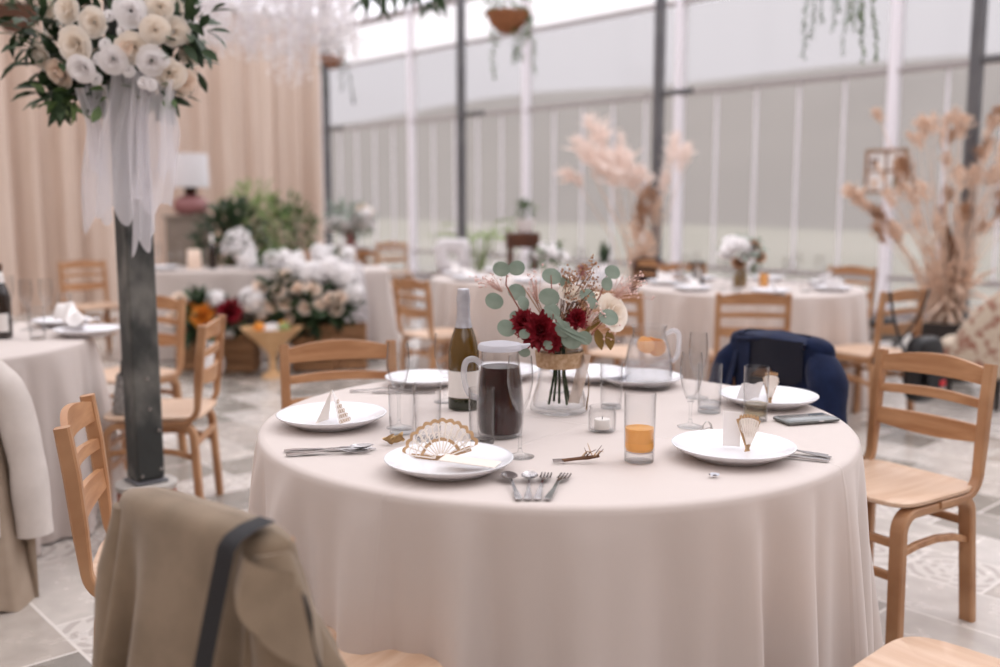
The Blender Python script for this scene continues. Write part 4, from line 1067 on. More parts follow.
# backpack + strap on the mid chair
bkc = Vector((2.20, 5.75, 0)); bkf = (-.55, .83)
bk = thing('backpack', 'black backpack with a red patch hung from the chair by the dried grasses', 'bag', bkc, face(*bkf))
def bag(u, v):
    a = u * 2 * PI; b = (v - .5) * PI; c_, s = math.cos(a), math.sin(a); e = math.cos(b) ** .45 if abs(v - .5) < .499 else .001
    return (.05 + .14 * e * math.copysign(abs(c_) ** .6, c_), -.335 + .065 * e * math.copysign(abs(s) ** .6, s), .37 + .19 * math.copysign(abs(math.sin(b)) ** .7, math.sin(b)))
MB().grid(bag, 28, 16, True).build('pouch', M['blackleather'], bk)
MB().rbox((.03, -.43, .34), (.16, .02, .13), .01).build('pocket', M['black'], bk)
MB().rbox((.075, -.443, .30), (.05, .006, .03), .002).build('patch', M['red'], bk)
MB().grid(lambda u, v: (.16 - .27 * v + (u - .5) * .03, -.272 - .03 * math.sin(v * PI), .82 - .30 * v), 3, 14).build('strap', M['black'], bk)
MB().grid(lambda u, v: (-.205 + (u - .5) * .03 + .10 * v * v, -.27 - .05 * v, .82 - .36 * v), 3, 14).build('strap', M['black'], bk)

# ------------------------------------------------------------ far tableware
_pl = [c for c in bpy.data.objects if c.get('category') == 'plate'][0]
_tb = [c for c in bpy.data.objects if c.name.startswith('tumbler')][0]
_fl = [c for c in bpy.data.objects if c.name.startswith('champagne_flute')][0]
def far_set(center, rad, n, word, grp, seed, names=None):
    q = random.Random(seed)
    for i in range(n):
        a = 2 * PI * i / n + .2; p = Vector((center.x + math.cos(a) * (rad - .18), center.y + math.sin(a) * (rad - .18), TZ))
        o = dup(_pl, p, 0, 'white dinner plate laid on ' + word, 'plates on ' + grp, .95); o.name = 'dinner_plate'
        a2 = a + .30; r2 = rad - .30
        o = dup(_fl, (center.x + math.cos(a2) * r2, center.y + math.sin(a2) * r2, TZ), 0, 'champagne flute among the place settings of ' + word, 'flutes on ' + grp); o.name = 'champagne_flute'
        a3 = a + .52; r3 = rad - .24
        o = dup(_tb, (center.x + math.cos(a3) * r3, center.y + math.sin(a3) * r3, TZ), 0, 'clear tumbler among the place settings of ' + word, 'tumblers on ' + grp); o.name = 'tumbler'
        nk = thing('napkin', 'white folded napkin standing on a plate of ' + word, 'napkin', p + Vector((0, 0, .013)), a, 'napkins on ' + grp)
        MB().grid(lambda u, v: ((u - .5) * .10, abs(v - .5) * .07, .085 * (1 - abs(v - .5) * 2) * (.6 + .4 * u)), 6, 6).build('fold', M['card'], nk)
far_set(FT, .75, 7, 'the round table behind the bouquet', 'the table behind the bouquet', 3)
far_set(RT, .75, 7, 'the round table with the dark lantern', 'the window table', 5)
# left table: individually placed
make_plate('white plate at the rim of the table left of the steel column', G(88, 335, TZ), .14)
make_plate('white plate deeper on the table left of the column, behind the rim plate', G(62, 325, TZ), .13)
nk = thing('napkin', 'crumpled white napkin on the rim plate left of the steel column', 'napkin', G(76, 332, TZ) + Vector((0, 0, .03)), -.6)
MB().grid(lambda u, v: ((u - .5) * .20, (v - .5) * .09 + .02 * math.sin(u * 7), .015 + .085 * math.sin(v * PI) * (1 - .75 * u) + .012 * math.sin(u * 13 + v * 9)), 16, 12).build('fold', M['card'], nk)
for px, py, l in ((28, 330, 'champagne flute next to the dark bottle'), (48, 329, 'champagne flute between the dark bottle and the crumpled napkin'), (10, 324, 'champagne flute just behind the dark bottle')):
    o = dup(_fl, G(px, py, TZ), 0, l); o.name = 'champagne_flute'
for px, py, l in ((38, 339, 'clear tumbler in front of the flutes by the dark bottle'), (66, 322, 'clear tumbler behind the crumpled napkin')):
    o = dup(_tb, G(px, py, TZ), 0, l); o.name = 'tumbler'
db = thing('dark_bottle', 'dark brown bottle with a white label, cut by the left edge', 'bottle', G(2, 338, TZ), 0)
MB().lathe([(.0001, .002), (.040, .002), (.043, .008), (.043, .17), (.036, .20), (.021, .235), (.017, .26), (.016, .29)], 32).build('body', M['darkbottle'], db, angle=1.2)
MB().lathe([(.0165, .28), (.019, .286), (.019, .308), (.0001, .312)], 24).build('cap', M['brownpot'], db, angle=.8)
MB().lathe([(.022, .215), (.0235, .235), (.020, .262), (.0175, .275)], 24).build('neck_label', M['label'], db, angle=1.2)
MB().grid(lambda u, v: (.0437 * math.cos(-2.6 + u * 2.2), .0437 * math.sin(-2.6 + u * 2.2), .03 + .075 * v), 20, 2).build('label', M['label'], db)
# handbag on the chair behind the column
hb = thing('handbag', 'small grey patterned handbag on the chair seat behind the column', 'bag', (-1.57, 4.02, .447), .1)
MB().grid(lambda u, v: (.055 * math.cos(u * 2 * PI) * (1 - .45 * v), .11 * math.sin(u * 2 * PI) * (1 - .25 * v), .155 * v), 24, 6, True).build('body', mat('grey_tweed', (150, 146, 142), .9, (112, 108, 106), 60), hb)
MB().tube([(0, -.06, .15), (0, -.045, .21), (0, .045, .21), (0, .06, .15)], .006, 6).build('handle', M['blackleather'], hb)

# window table centrepieces
def place(px, py, y): p = D(px, py, y); return p
tag(MB().lathe([(.0001, 0), (.022, 0), (.022, .096), (.0001, .098)], 16).build('candle', M['wax'], None, angle=.6, loc=(D(697, 283, 6.75).x, 6.75, TZ + .015)), 'pale pillar candle standing inside the dark lantern on the window table', 'candle')
ln = thing('lantern', 'dark open metal lantern on the window table', 'lantern', (D(697, 283, 6.75).x, 6.75, TZ), 0)
MB().lathe([(.0001, 0), (.055, 0), (.055, .012), (.0001, .014)], 20).build('base', M['lantern'], ln, angle=.6)
for k in range(6):
    a = k * PI / 3; MB().bar([(.048 * math.cos(a), .048 * math.sin(a), .012), (.042 * math.cos(a), .042 * math.sin(a), .07), (.052 * math.cos(a), .052 * math.sin(a), .15)], .010, .005, (-math.sin(a), math.cos(a), 0)).build('bar', M['lantern'], ln)
MB().lathe([(.054, .148), (.058, .150), (.058, .158), (.054, .160)], 20).build('rim', M['lantern'], ln, angle=.6)
fb = thing('flower_vase', 'amber vase of white and brown flowers on the window table', 'flower arrangement', (D(740, 280, 6.55).x, 6.55, TZ), 0)
MB().lathe([(.0001, 0), (.035, 0), (.045, .03), (.04, .08), (.028, .13), (.034, .15)], 24).build('vase', M['olive'], fb, angle=1.2)
R.seed(21)
cluster(fb, [('white_flower', M['white'], [(Vector((x, y, z)), r_, (x, -.4, .6)) for x, y, z, r_ in ((-.08, -.05, .27, .06), (-.02, -.07, .30, .06), (.05, -.05, .26, .055), (-.05, .04, .31, .055), (.02, -.08, .21, .05), (-.10, 0, .22, .05))], 'rose'),
             ('brown_flower', M['drybrown'], [(Vector((x, y, z)), r_, (x, -.5, .5)) for x, y, z, r_ in ((.10, -.05, .22, .055), (.08, -.03, .28, .045), (-.03, -.08, .17, .045))], 'rose')])
leafmass(MB(), (.02, 0, .23), (.15, .12, .10), 60, .08, .035, .2, 4).build('foliage', M['euc'], fb)
og = thing('tumbler', 'glass of orange drink beside the white bouquet on the window table', 'glass', (D(764, 280, 6.4).x, 6.4, TZ), 0)
MB().lathe([(.0001, .001), (.03, .001), (.034, .13), (.032, .13), (.029, .012), (.0001, .01)], 24).build('glass_wall', M['glass'], og, angle=1.2)
MB().lathe([(.0001, .013), (.027, .013), (.031, .10), (.0001, .10)], 24).build('drink', M['juice'], og, angle=.6)
# centrepieces of the table behind the bouquet
fb = thing('flower_vase', 'low bowl of white flowers on the table behind the bouquet', 'flower arrangement', (D(550, 268, 7.7).x, 7.7, TZ), 0)
MB().lathe([(.0001, 0), (.05, 0), (.07, .06), (.075, .10)], 24).build('bowl', M['ceramic'], fb, angle=1.2)
cluster(fb, [('white_flower', M['white'], [(Vector((x, y, z)), r_, (x, -.4, .6)) for x, y, z, r_ in ((-.07, -.04, .17, .055), (0, -.07, .19, .06), (.08, -.04, .17, .055), (.03, .04, .22, .055), (-.04, .04, .22, .055), (.1, .02, .15, .05))], 'rose')])
leafmass(MB(), (0, 0, .14), (.15, .13, .08), 50, .08, .035, .1, 6).build('foliage', M['leaf'], fb)
sp = thing('potted_plant', 'small dark green spiky plant in a pot behind the bouquet', 'plant', (D(604, 268, 7.85).x, 7.85, TZ), 0)
MB().lathe([(.0001, 0), (.04, 0), (.05, .07), (.046, .07), (.0001, .06)], 20).build('pot', M['ceramic'], sp, angle=1)
lf = MB(); R.seed(4)
for k in range(16):
    a = k * 2.4; lf.leaf((.01 * math.cos(a), .01 * math.sin(a), .06), (math.cos(a) * .35, math.sin(a) * .35, 1), (math.cos(a), math.sin(a), .2), R.uniform(.13, .22), .035, .1, 4)
lf.build('foliage', M['leafdark'], sp)
cp = thing('cup', 'red-brown cup on the table behind the bouquet', 'cup', (D(583, 272, 7.2).x, 7.2, TZ), 0)
MB().lathe([(.0001, 0), (.035, 0), (.045, .05), (.045, .11), (.042, .11), (.040, .05), (.0001, .01)], 24).build('body', mat('red_brown_glaze', (126, 70, 62), .4), cp, angle=1)
MB().tube([(.043, 0, .09), (.07, 0, .085), (.07, 0, .04), (.042, 0, .035)], .006, 6).build('handle', M['darkwood'], cp)
# ------------------------------------------------------------ floor flowers, crates and head table decoration
FY = 7.62
def fpos(px, py, y=FY): return D(px, py, y)
def gx(px, y): return D(px, 300, y).x
def crate(label, px, y, w, d, h, rz=0):
    t = thing('wooden_crate', label, 'crate', (gx(px, y), y, 0), rz, None); nb = 4
    for z in range(nb):
        zz = h * (z + .5) / nb; hh = h / nb * .86
        for sy in (-1, 1): MB().rbox((0, sy * (d / 2 - .006), zz), (w, .012, hh), .003).build('slat', M['crate'], t, False)
        for sx in (-1, 1): MB().rbox((sx * (w / 2 - .006), 0, zz), (.012, d - .026, hh), .003).build('slat', M['crate'], t, False)
    for sx in (-1, 1):
        for sy in (-1, 1): MB().rbox((sx * (w / 2 - .025), sy * (d / 2 - .025), h / 2), (.024, .024, h - .004), .003).build('corner_post', M['crate'], t, False)
    MB().box((0, 0, .02), (w - .04, d - .04, .012)).build('bottom', M['crate'], t, False)
    return t
crate('wooden crate holding flowers left of the wooden fruit stand', 237, FY, .30, .26, .33, .05)
crate('wooden crate under the pale roses, right of the fruit stand', 316, FY + .05, .34, .28, .38, -.05)
crate('wooden crate at the right end of the floor flowers', 350, FY + .12, .26, .26, .36, .1)
crate('wooden crate behind the white jug-shaped vase', 196, FY + .1, .28, .26, .33, 0)
def arrangement(label, px, y, z0, specs, greens, leafm='leafdark', name='flower_arrangement', seed=1):
    p = Vector((gx(px, y), y, z0)); t = thing(name, label, 'flower arrangement', p, 0)
    R.seed(seed)
    for nm, m, kind, items in specs:
        cluster(t, [(nm, M[m], [(D(a, b, y + dy) - p, r_, (R.uniform(-.3, .3), -.8, .5)) for a, b, dy, r_ in items], kind)])
    for i, (a, b, dy, ex, n, L_, W_) in enumerate(greens):
        mb = leafmass(MB(), D(a, b, y + dy) - p, ex, n, L_, W_, .2, seed * 10 + i); mb.build('foliage', M[leafm], t)
    return t
arrangement('mixed arrangement with orange and crimson flowers low behind the column chairs', 215, FY - .02, .33,
    [('white_flower', 'white', 'hyd', [(216, 300, -.12, .075), (205, 322, -.1, .06), (230, 330, -.12, .06), (245, 318, -.05, .06)]),
     ('orange_flower', 'orangeflower', 'dahlia', [(203, 315, -.18, .085), (192, 309, -.1, .06)]),
     ('crimson_flower', 'crimson', 'dahlia', [(229, 312, -.19, .09), (238, 306, -.1, .06)]),
     ('blush_flower', 'blush', 'rose', [(180, 300, -.1, .06), (172, 318, -.1, .06), (222, 318, -.15, .05)])],
    [(200, 312, -.05, (.20, .13, .13), 190, .11, .05), (232, 318, -.05, (.18, .13, .11), 170, .11, .05), (196, 330, -.05, (.12, .1, .08), 40, .12, .055)], seed=3)
arrangement('large arrangement of pale roses and greenery on the crates before the head table', 300, FY + .02, .38,
    [('blush_rose', 'blush', 'rose', [(278, 290, -.18, .058), (285, 303, -.2, .055), (305, 307, -.2, .055), (272, 305, -.2, .052), (297, 288, -.16, .056), (313, 289, -.16, .058), (328, 299, -.18, .056), (336, 309, -.16, .05), (260, 287, -.16, .056), (340, 297, -.14, .054), (320, 304, -.2, .045), (288, 319, -.18, .042), (283, 276, -.1, .056)]),
     ('white_flower', 'white', 'hyd', [(252, 300, -.18, .10), (262, 310, -.16, .07), (312, 274, -.05, .10), (330, 270, 0, .11), (345, 278, 0, .11), (296, 268, 0, .09), (352, 292, -.05, .09)])],
    [(282, 302, -.06, (.22, .15, .19), 330, .10, .05), (318, 308, -.06, (.22, .15, .16), 300, .10, .05), (340, 305, .03, (.16, .12, .17), 110, .11, .05), (300, 325, -.05, (.22, .1, .08), 90, .12, .05), (266, 315, 0, (.14, .12, .13), 90, .11, .05)], seed=5)
# fruit stand
fs_ = thing('fruit_stand', 'pale wooden fruit stand on the floor before the crates', 'stand', (gx(271, 7.30), 7.30, 0), 0)
MB().lathe([(.0001, 0), (.09, 0), (.085, .02), (.03, .05), (.028, .16), (.05, .20), (.14, .29), (.225, .37), (.232, .385), (.215, .375), (.12, .30), (.0001, .25)], 28).build('bowl', M['palewood'], fs_, angle=.9)
fr_l = [('orange', 'orangeflower', -.09, -.02, 'orange fruit on the left of the wooden fruit stand'), ('lime', 'leaflight', .10, -.03, 'green fruit on the right of the wooden fruit stand'), ('orange', 'orangeflower', .07, .07, 'orange fruit at the back of the wooden fruit stand')]
for nm, m, x, y, l in fr_l:
    o = MB().blob((0, 0, 0), .045, 1, .04, 12).build(nm, M[m], None, loc=(fs_.location.x + x, 7.30 + y, .382)); tag(o, l, 'fruit')
o = thing('loose_flower', 'white flower head lying in the wooden fruit stand', 'flower', (fs_.location.x + .0, 7.27, .36))
cluster(o, [('blossom', M['white'], [(Vector((0, 0, .02)), .06, (0, -.5, .8))], 'rose')])
# small white vase on the floor
wv = thing('floor_vase', 'small white ceramic vase on the floor beside the crates', 'vase', (gx(212, 7.35), 7.35, 0), 0)
MB().lathe([(.0001, 0), (.05, 0), (.075, .05), (.08, .11), (.055, .18), (.045, .23), (.06, .27), (.05, .27), (.04, .23), (.0001, .2)], 24).build('body', M['ceramic'], wv, angle=1)
lf = MB(); R.seed(8)
for k in range(22):
    a = k * 2.4; lf.leaf((.02 * math.cos(a), .02 * math.sin(a), .25), (math.cos(a) * .5, math.sin(a) * .5, 1), (math.cos(a), math.sin(a), .3), R.uniform(.10, .2), .035, .2, 3)
lf.build('foliage', M['leaf'], wv)
# white swag at the end of head table
sw = thing('fabric_swag', 'white sheer fabric swag falling from the end of the head table', 'fabric', (gx(350, 8.1), 8.1, 0), 0)
MB().grid(lambda u, v: (-.12 + .24 * u + .05 * math.sin(v * 2.2), -.06 * math.sin(u * 14) * (.4 + .6 * v) - .05, .83 - .80 * v + .03 * math.sin(u * PI) * (1 - v)), 40, 14).build('drop', M['tulle'], sw)
# things on the head table
htz = .752
hx = HT.location
def on_head(px, y): return Vector((gx(px, y), y, htz))
wb = thing('flower_vase', 'white peony bouquet in a pedestal vase on the head table', 'flower arrangement', on_head(240, 8.5), 0)
MB().lathe([(.0001, 0), (.05, 0), (.02, .02), (.018, .08), (.06, .12), (.07, .16)], 24).build('vase', M['ceramic'], wb, angle=1)
cluster(wb, [('white_flower', M['white'], [(Vector((x, y, z)), r_, (x, -.5, .5)) for x, y, z, r_ in ((-.10, -.05, .27, .07), (.0, -.09, .25, .075), (.10, -.05, .27, .07), (-.05, -.02, .36, .07), (.06, -.02, .36, .07), (0, .05, .4, .06), (-.12, 0, .21, .06), (.12, .02, .2, .06))], 'rose')])
leafmass(MB(), (0, .02, .26), (.16, .12, .14), 50, .1, .04, .1, 6).build('foliage', M['leafdark'], wb)
wb.scale = (.8, .8, .8)
hbt = thing('wine_bottle', 'dark bottle with a white neck on the head table', 'bottle', on_head(214, 8.42), 0)
MB().lathe([(.0001, 0), (.036, 0), (.037, .16), (.03, .20), (.015, .23), (.014, .24)], 20).build('body', M['darkbottle'], hbt, angle=1)
MB().lathe([(.0165, .225), (.015, .24), (.015, .30), (.0001, .302)], 20).build('foil_neck', M['label'], hbt, angle=1)
ip = thing('paper_bag', 'small peach paper bag standing on the head table', 'bag', on_head(196, 8.4), .2)
MB().grid(lambda u, v: (.06 * math.copysign(abs(math.cos(u * 2 * PI)) ** .4, math.cos(u * 2 * PI)) * (1 - .1 * v), .035 * math.copysign(abs(math.sin(u * 2 * PI)) ** .4, math.sin(u * 2 * PI)) * (1 - .3 * v), .17 * v), 28, 4, True).build('body', M['blush'], ip)
R.seed(31)
for i, (px, y) in enumerate(((160, 8.38), (172, 8.5), (183, 8.36), (206, 8.6), (226, 8.35))):
    o = dup(_tb if i % 2 else _fl, on_head(px, y), 0, 'clear glass among the bottles of the head table' , 'glasses on the head table'); o.name = 'tumbler' if i % 2 else 'champagne_flute'
for px, y, l in ((166, 8.34, 'white plate at the west end of the head table'), (262, 8.4, 'white plate in the middle of the head table'), (285, 8.4, 'white plate by the flowers of the head table')):
    o = dup(_pl, on_head(px, y), 0, l); o.name = 'dinner_plate'
# white cloud flowers along the head table edge
def cloud(label, px, py, y, ext, n, seed):
    p = D(px, py, y); t = thing('white_flower_cluster', label, 'flower arrangement', (p.x, p.y, htz), 0); R.seed(seed)
    cluster(t, [('hydrangea', M['white'], [(Vector((R.uniform(-ext[0], ext[0]), R.uniform(-ext[1], ext[1]), .07 + R.uniform(0, ext[2]))), R.uniform(.06, .08), (0, -.5, .6)) for _ in range(n)], 'hyd')])
    leafmass(MB(), (0, 0, .08), (ext[0], ext[1], .06), 40, .09, .04, .1, seed).build('foliage', M['leaf'], t)
cloud('cluster of white hydrangeas at the right end of the head table', 336, 274, 8.35, (.16, .10, .08), 6, 4)
cloud('flat cluster of white flowers in the middle of the head table', 275, 268, 8.42, (.22, .08, .03), 7, 5)
# shrubs behind the head table
def shrub(label, px, y, h, w, n, m, seed, potm='greycab', L_=.13, W_=.05):
    t = thing('potted_shrub', label, 'plant', (gx(px, y), y, 0), 0)
    MB().lathe([(.0001, 0), (.15, 0), (.18, .35), (.19, .37), (.17, .37), (.0001, .33)], 24).build('pot', M[potm], t, angle=.8)
    tk = MB(); R.seed(seed)
    for k in range(9):
        a = R.uniform(0, 6.28); q_ = R.uniform(.2, .9) * w
        tk.tube([(0, 0, .33), (q_ * .4 * math.cos(a), q_ * .4 * math.sin(a), h * .6), (q_ * math.cos(a), q_ * math.sin(a), h * R.uniform(.8, 1))], [.01, .007, .003], 5)
    tk.build('branch', M['twig'], t)
    mb = MB(); leafmass(mb, (0, 0, h * .72), (w, w * .7, h * .30), n, L_, W_, .3, seed); mb.build('foliage', M[m], t)
    return t
shrub('broad dark green potted shrub beside the lamp cabinet', 232, 9.65, 1.30, .36, 420, 'leafdark', 1)
shrub('tall light green potted shrub with thin top shoots behind the head table', 256, 10.35, 1.52, .34, 420, 'leaflight', 2, L_=.12, W_=.035)
shrub('loose mid-green potted shrub left of the standing bouquet', 290, 10.9, 1.36, .34, 420, 'leaf', 3, L_=.12, W_=.04)
# lamp on cabinet
CY = 10.7
cbn = thing('cabinet', 'grey-brown pedestal cabinet carrying the lamp by the curtain', 'cabinet', (gx(193, CY), CY, 0), 0)
MB().rbox((0, 0, .59), (.42, .36, 1.14), .01).build('body', M['greycab'], cbn, False)
MB().rbox((0, 0, 1.175), (.46, .40, .03), .006).build('top', M['greycab'], cbn, False)
dr = MB().rbox((0, -.183, .60), (.36, .012, 1.0), .005).build('door', M['greycab'], cbn, False)
MB().blob((.14, -.20, .64), .014, 0, 0, 8).build('knob', M['brownpot'], dr)
lp = thing('table_lamp', 'table lamp with white drum shade and mauve base on the cabinet', 'lamp', (gx(195, CY), CY, 1.191), 0)
MB().lathe([(.0001, 0), (.12, 0), (.17, .03), (.19, .09), (.18, .15), (.12, .20), (.04, .225)], 32).build('base', M['mauve'], lp, angle=1)
MB().lathe([(.05, .215), (.065, .24), (.06, .33), (.02, .34), (.02, .42)], 20).build('neck', M['darkwood'], lp, angle=.6)
MB().lathe([(.20, .30), (.195, .66), (.192, .66), (.197, .30)], 36).build('shade', M['lampshade'], lp, angle=.8)
# standing bouquet by the far wall
sb = thing('side_table', 'brown wooden side table below the standing bouquet', 'table', (gx(345, 11.3), 11.3, 0), .2)
MB().rbox((0, 0, .78), (.55, .36, .03), .006).build('top', M['darkwood'], sb, False)
for sx in (-1, 1):
    for sy in (-1, 1): MB().rbox((sx * .23, sy * .14, .38), (.04, .04, .765), .005).build('leg', M['darkwood'], sb, False)
MB().rbox((0, 0, .70), (.48, .30, .10), .005).build('apron', M['crate'], sb, False)
fv = thing('flower_vase', 'mauve vase of white flowers standing by the window end', 'flower arrangement', (gx(352, 11.3), 11.3, .797), 0)
MB().lathe([(.0001, 0), (.07, 0), (.05, .06), (.08, .16), (.10, .20)], 24).build('vase', M['mauve'], fv, angle=1); R.seed(41)
cluster(fv, [('white_flower', M['white'], [(Vector((R.uniform(-.25, .28), R.uniform(-.12, .1), .27 + R.uniform(0, .16))), R.uniform(.06, .09), (0, -.6, .5)) for _ in range(11)], 'hyd'), ('blush_flower', M['blush'], [(Vector((.20, -.05, .42)), .07, (0, -.6, .5)), (Vector((.14, -.05, .47)), .06, (0, -.6, .5))], 'rose')])
leafmass(MB(), (0, 0, .34), (.28, .15, .15), 130, .12, .045, .2, 9).build('foliage', M['euc'], fv)
# dark chest, cushion, plant crates
CX = 11.0
ch = thing('wooden_chest', 'dark wooden chest with a raised lid by the window', 'chest', (gx(466, CX), CX, 0), -.15)
MB().rbox((0, 0, .30), (.62, .36, .36), .01).build('box', M['darkwood'], ch, False)
MB().rbox((-.02, 0, .515), (.70, .42, .05), .01).build('lid', M['darkwood'], ch, False)
for sx in (-1, 1):
    for sy in (-1, 1): MB().rbox((sx * .26, sy * .13, .06), (.05, .05, .12), .006).build('foot', M['darkwood'], ch, False)
MB().rbox((.06, -.19, .38), (.10, .012, .10), .004).build('plate', M['terra'], ch, False)
cu_ = thing('cushion', 'white square cushion standing on the dark wooden chest', 'cushion', (gx(453, CX), CX + .05, .545), -.15)
MB().grid(lambda u, v: (.20 * math.copysign(abs(math.cos(u * 2 * PI)) ** .35, math.cos(u * 2 * PI)) * math.sin(PI * (.03 + .94 * v)) ** .5, .05 * math.sin(PI * v) ** .6 * (-math.cos(PI * v)) + .06 * (v - .5), .19 + .19 * math.copysign(abs(math.sin(u * 2 * PI)) ** .35, math.sin(u * 2 * PI)) * math.sin(PI * (.03 + .94 * v)) ** .5), 28, 12, True).build('cover', M['lampshade'], cu_)
pst = thing('plant_stand', 'brown wooden plant stand holding the white pot by the window', 'stand', (gx(522, 10.4), 10.4, 0), .1)
MB().rbox((0, 0, .93), (.34, .30, .16), .01).build('top_box', M['darkwood'], pst, False)
for sx in (-1, 1):
    for sy in (-1, 1): MB().rbox((sx * .13, sy * .11, .425), (.04, .04, .85), .005).build('leg', M['darkwood'], pst, False)
pp = thing('potted_plant', 'small green plant in a white pot on the brown stand', 'plant', (gx(525, 10.4), 10.4, 1.012), 0)
MB().lathe([(.0001, 0), (.07, 0), (.10, .12), (.105, .14), (.09, .14), (.0001, .12)], 24).build('pot', M['ceramic'], pp, angle=.8)
leafmass(MB(), (0, 0, .22), (.07, .07, .10), 70, .09, .035, .6, 12).build('foliage', M['leaf'], pp)
# large pale-leaved plant in front of the window
pl = thing('leafy_plant', 'big pale plant with arching leaves before the window', 'plant', (gx(480, 12.6), 12.6, 0), 0)
MB().lathe([(.0001, 0), (.15, 0), (.19, .4), (.17, .4), (.0001, .36)], 24).build('pot', M['ceramic'], pl, angle=.8)
R.seed(19)
for k in range(14):
    a = k * 2.4; h_ = R.uniform(.75, 1.05)
    mb = MB(); mb.tube([(0, 0, .36), (.1 * math.cos(a), .1 * math.sin(a), h_ * .8), (.22 * math.cos(a), .22 * math.sin(a), h_)], [.01, .008, .006], 5)
    mb.leaf((.22 * math.cos(a), .22 * math.sin(a), h_), (math.cos(a), math.sin(a), .55), (0, 0, 1), .45, .18, .5, 7); mb.build('leaf', M['leaflight'], pl)

# ------------------------------------------------------------ pampas and dried stems
def dried(label, name, px, y, pot, stems, mstem, plume, seed, heads):
    t = thing(name, label, 'dried arrangement', (gx(px, y), y, 0), 0); pot(t)
    R.seed(seed); b0 = t.location.copy()
    sm = MB()
    for a, b, dy in stems:
        p1 = D(a, b, y + dy) - b0; p0 = Vector((R.uniform(-.08, .08), R.uniform(-.06, .06), .3))
        sm.tube([p0, p0.lerp(p1, .5) + Vector((-.12 * (p1.x - p0.x), 0, .06)), p1], [.007, .005, .003], 5)
    sm.build('stalk', mstem, t)
    for a, b, dy, L_, W_, tiltx, kind in heads:
        p = D(a, b, y + dy) - b0; d = Vector((tiltx, R.uniform(-.2, .2), 1)).normalized(); mb = MB()
        n = 130
        for k in range(n):
            u = R.random(); w = W_ * math.sin(PI * min(1, .12 + .85 * u)) ; c_ = p + d * L_ * (u - .5) + Vector((.25 * tiltx * L_ * (u - .5) ** 2, 0, 0))
            dd = (d * 1.2 + Vector((R.gauss(0, .7), R.gauss(0, .7), R.gauss(0, .4)))).normalized()
            mb.leaf(c_ + Vector((R.gauss(0, w * .25), R.gauss(0, w * .25), 0)), dd, Vector((R.gauss(0, 1), R.gauss(0, 1), .3)), w * R.uniform(.6, 1.1), w * .16, .3, 2)
        mb.build('plume' if kind == 'p' else 'seed_head', {'p': M['pampas'], 'b': M['drybrown'], 'c': M['drypale']}[kind], t)
    return t
def pot1(t): MB().lathe([(.0001, 0), (.14, 0), (.17, .2), (.12, .48), (.13, .55), (.11, .55), (.0001, .5)], 28).build('vase', M['mauve'], t, angle=.8)
def pot2(t): MB().lathe([(.0001, 0), (.2, 0), (.245, .30), (.25, .44), (.23, .44), (.0001, .40)], 28).build('planter', M['blackpot'], t, angle=.8)
dried('pink pampas plumes in a vase by the middle window', 'pampas_arrangement', 640, 9.1, pot1,
      [(575, 178, 0), (600, 135, 0), (590, 170, -.1), (620, 185, .1), (612, 190, -.1), (640, 195, 0), (672, 160, .1), (690, 155, 0), (622, 150, .1), (655, 200, -.1), (600, 185, .1), (648, 225, -.1), (660, 235, 0)], M['drypale'], 'p', 3,
      [(574, 178, 0, .24, .15, -1.3, 'p'), (597, 133, 0, .38, .17, -.45, 'p'), (588, 152, -.1, .34, .17, -.8, 'p'), (612, 172, -.1, .36, .24, -.5, 'p'), (626, 170, .05, .34, .24, -.3, 'p'), (598, 165, .1, .30, .18, -.7, 'p'), (638, 182, .05, .26, .16, .1, 'p'), (621, 145, .1, .32, .08, -.1, 'p'), (672, 152, .05, .42, .13, .2, 'p'), (683, 158, 0, .30, .12, .4, 'p'), (664, 185, 0, .3, .1, .15, 'p'),
       (646, 200, -.1, .30, .12, .1, 'b'), (642, 216, -.1, .30, .12, -.1, 'b'), (636, 232, -.1, .26, .12, -.1, 'c'), (656, 212, -.1, .28, .10, .1, 'c'), (648, 246, -.1, .3, .12, 0, 'c'), (640, 258, -.1, .22, .16, 0, 'c')])
R.seed(77)
stems = []; heads = []
for i in range(44):
    a = R.uniform(878, 1015); b = R.uniform(112, 235); dy = R.uniform(-.5, .5)
    stems.append((a, b, dy)); heads.append((a, b, dy, R.uniform(.12, .24), R.uniform(.04, .08), (a - 945) / 110 + R.uniform(-.3, .3), R.choice('cccb')))
for a, b in ((855, 195), (862, 202), (905, 168), (925, 128), (962, 128), (985, 150), (992, 175), (995, 118), (972, 178), (1003, 205), (880, 215), (897, 232), (1012, 135)):
    stems.append((a, b, 0)); heads.append((a, b, 0, .20, .10, (a - 945) / 90, R.choice('ccb')))
for i in range(26): stems.append((R.uniform(900, 985), R.uniform(170, 300), R.uniform(-.25, .25)))
da = dried('tall bundle of dried brown grasses and branches in a black planter', 'dried_grass_arrangement', 948, 7.25, pot2, stems, M['drypale'], 'c', 5, heads)
lf = leafmass(MB(), D(950, 305, 7.25) - da.location, (.16, .14, .28), 200, .22, .03, .9, 9); lf.build('dried_leaves', M['drypale'], da)
tk = MB()
for k in range(7): tk.tube([(R.uniform(-.08, .08), R.uniform(-.06, .06), .38), (R.uniform(-.06, .08), R.uniform(-.06, .06), .8), (R.uniform(-.1, .16), R.uniform(-.1, .1), 1.15)], [.03, .024, .012], 7)
tk.build('branch', M['twig'], da)
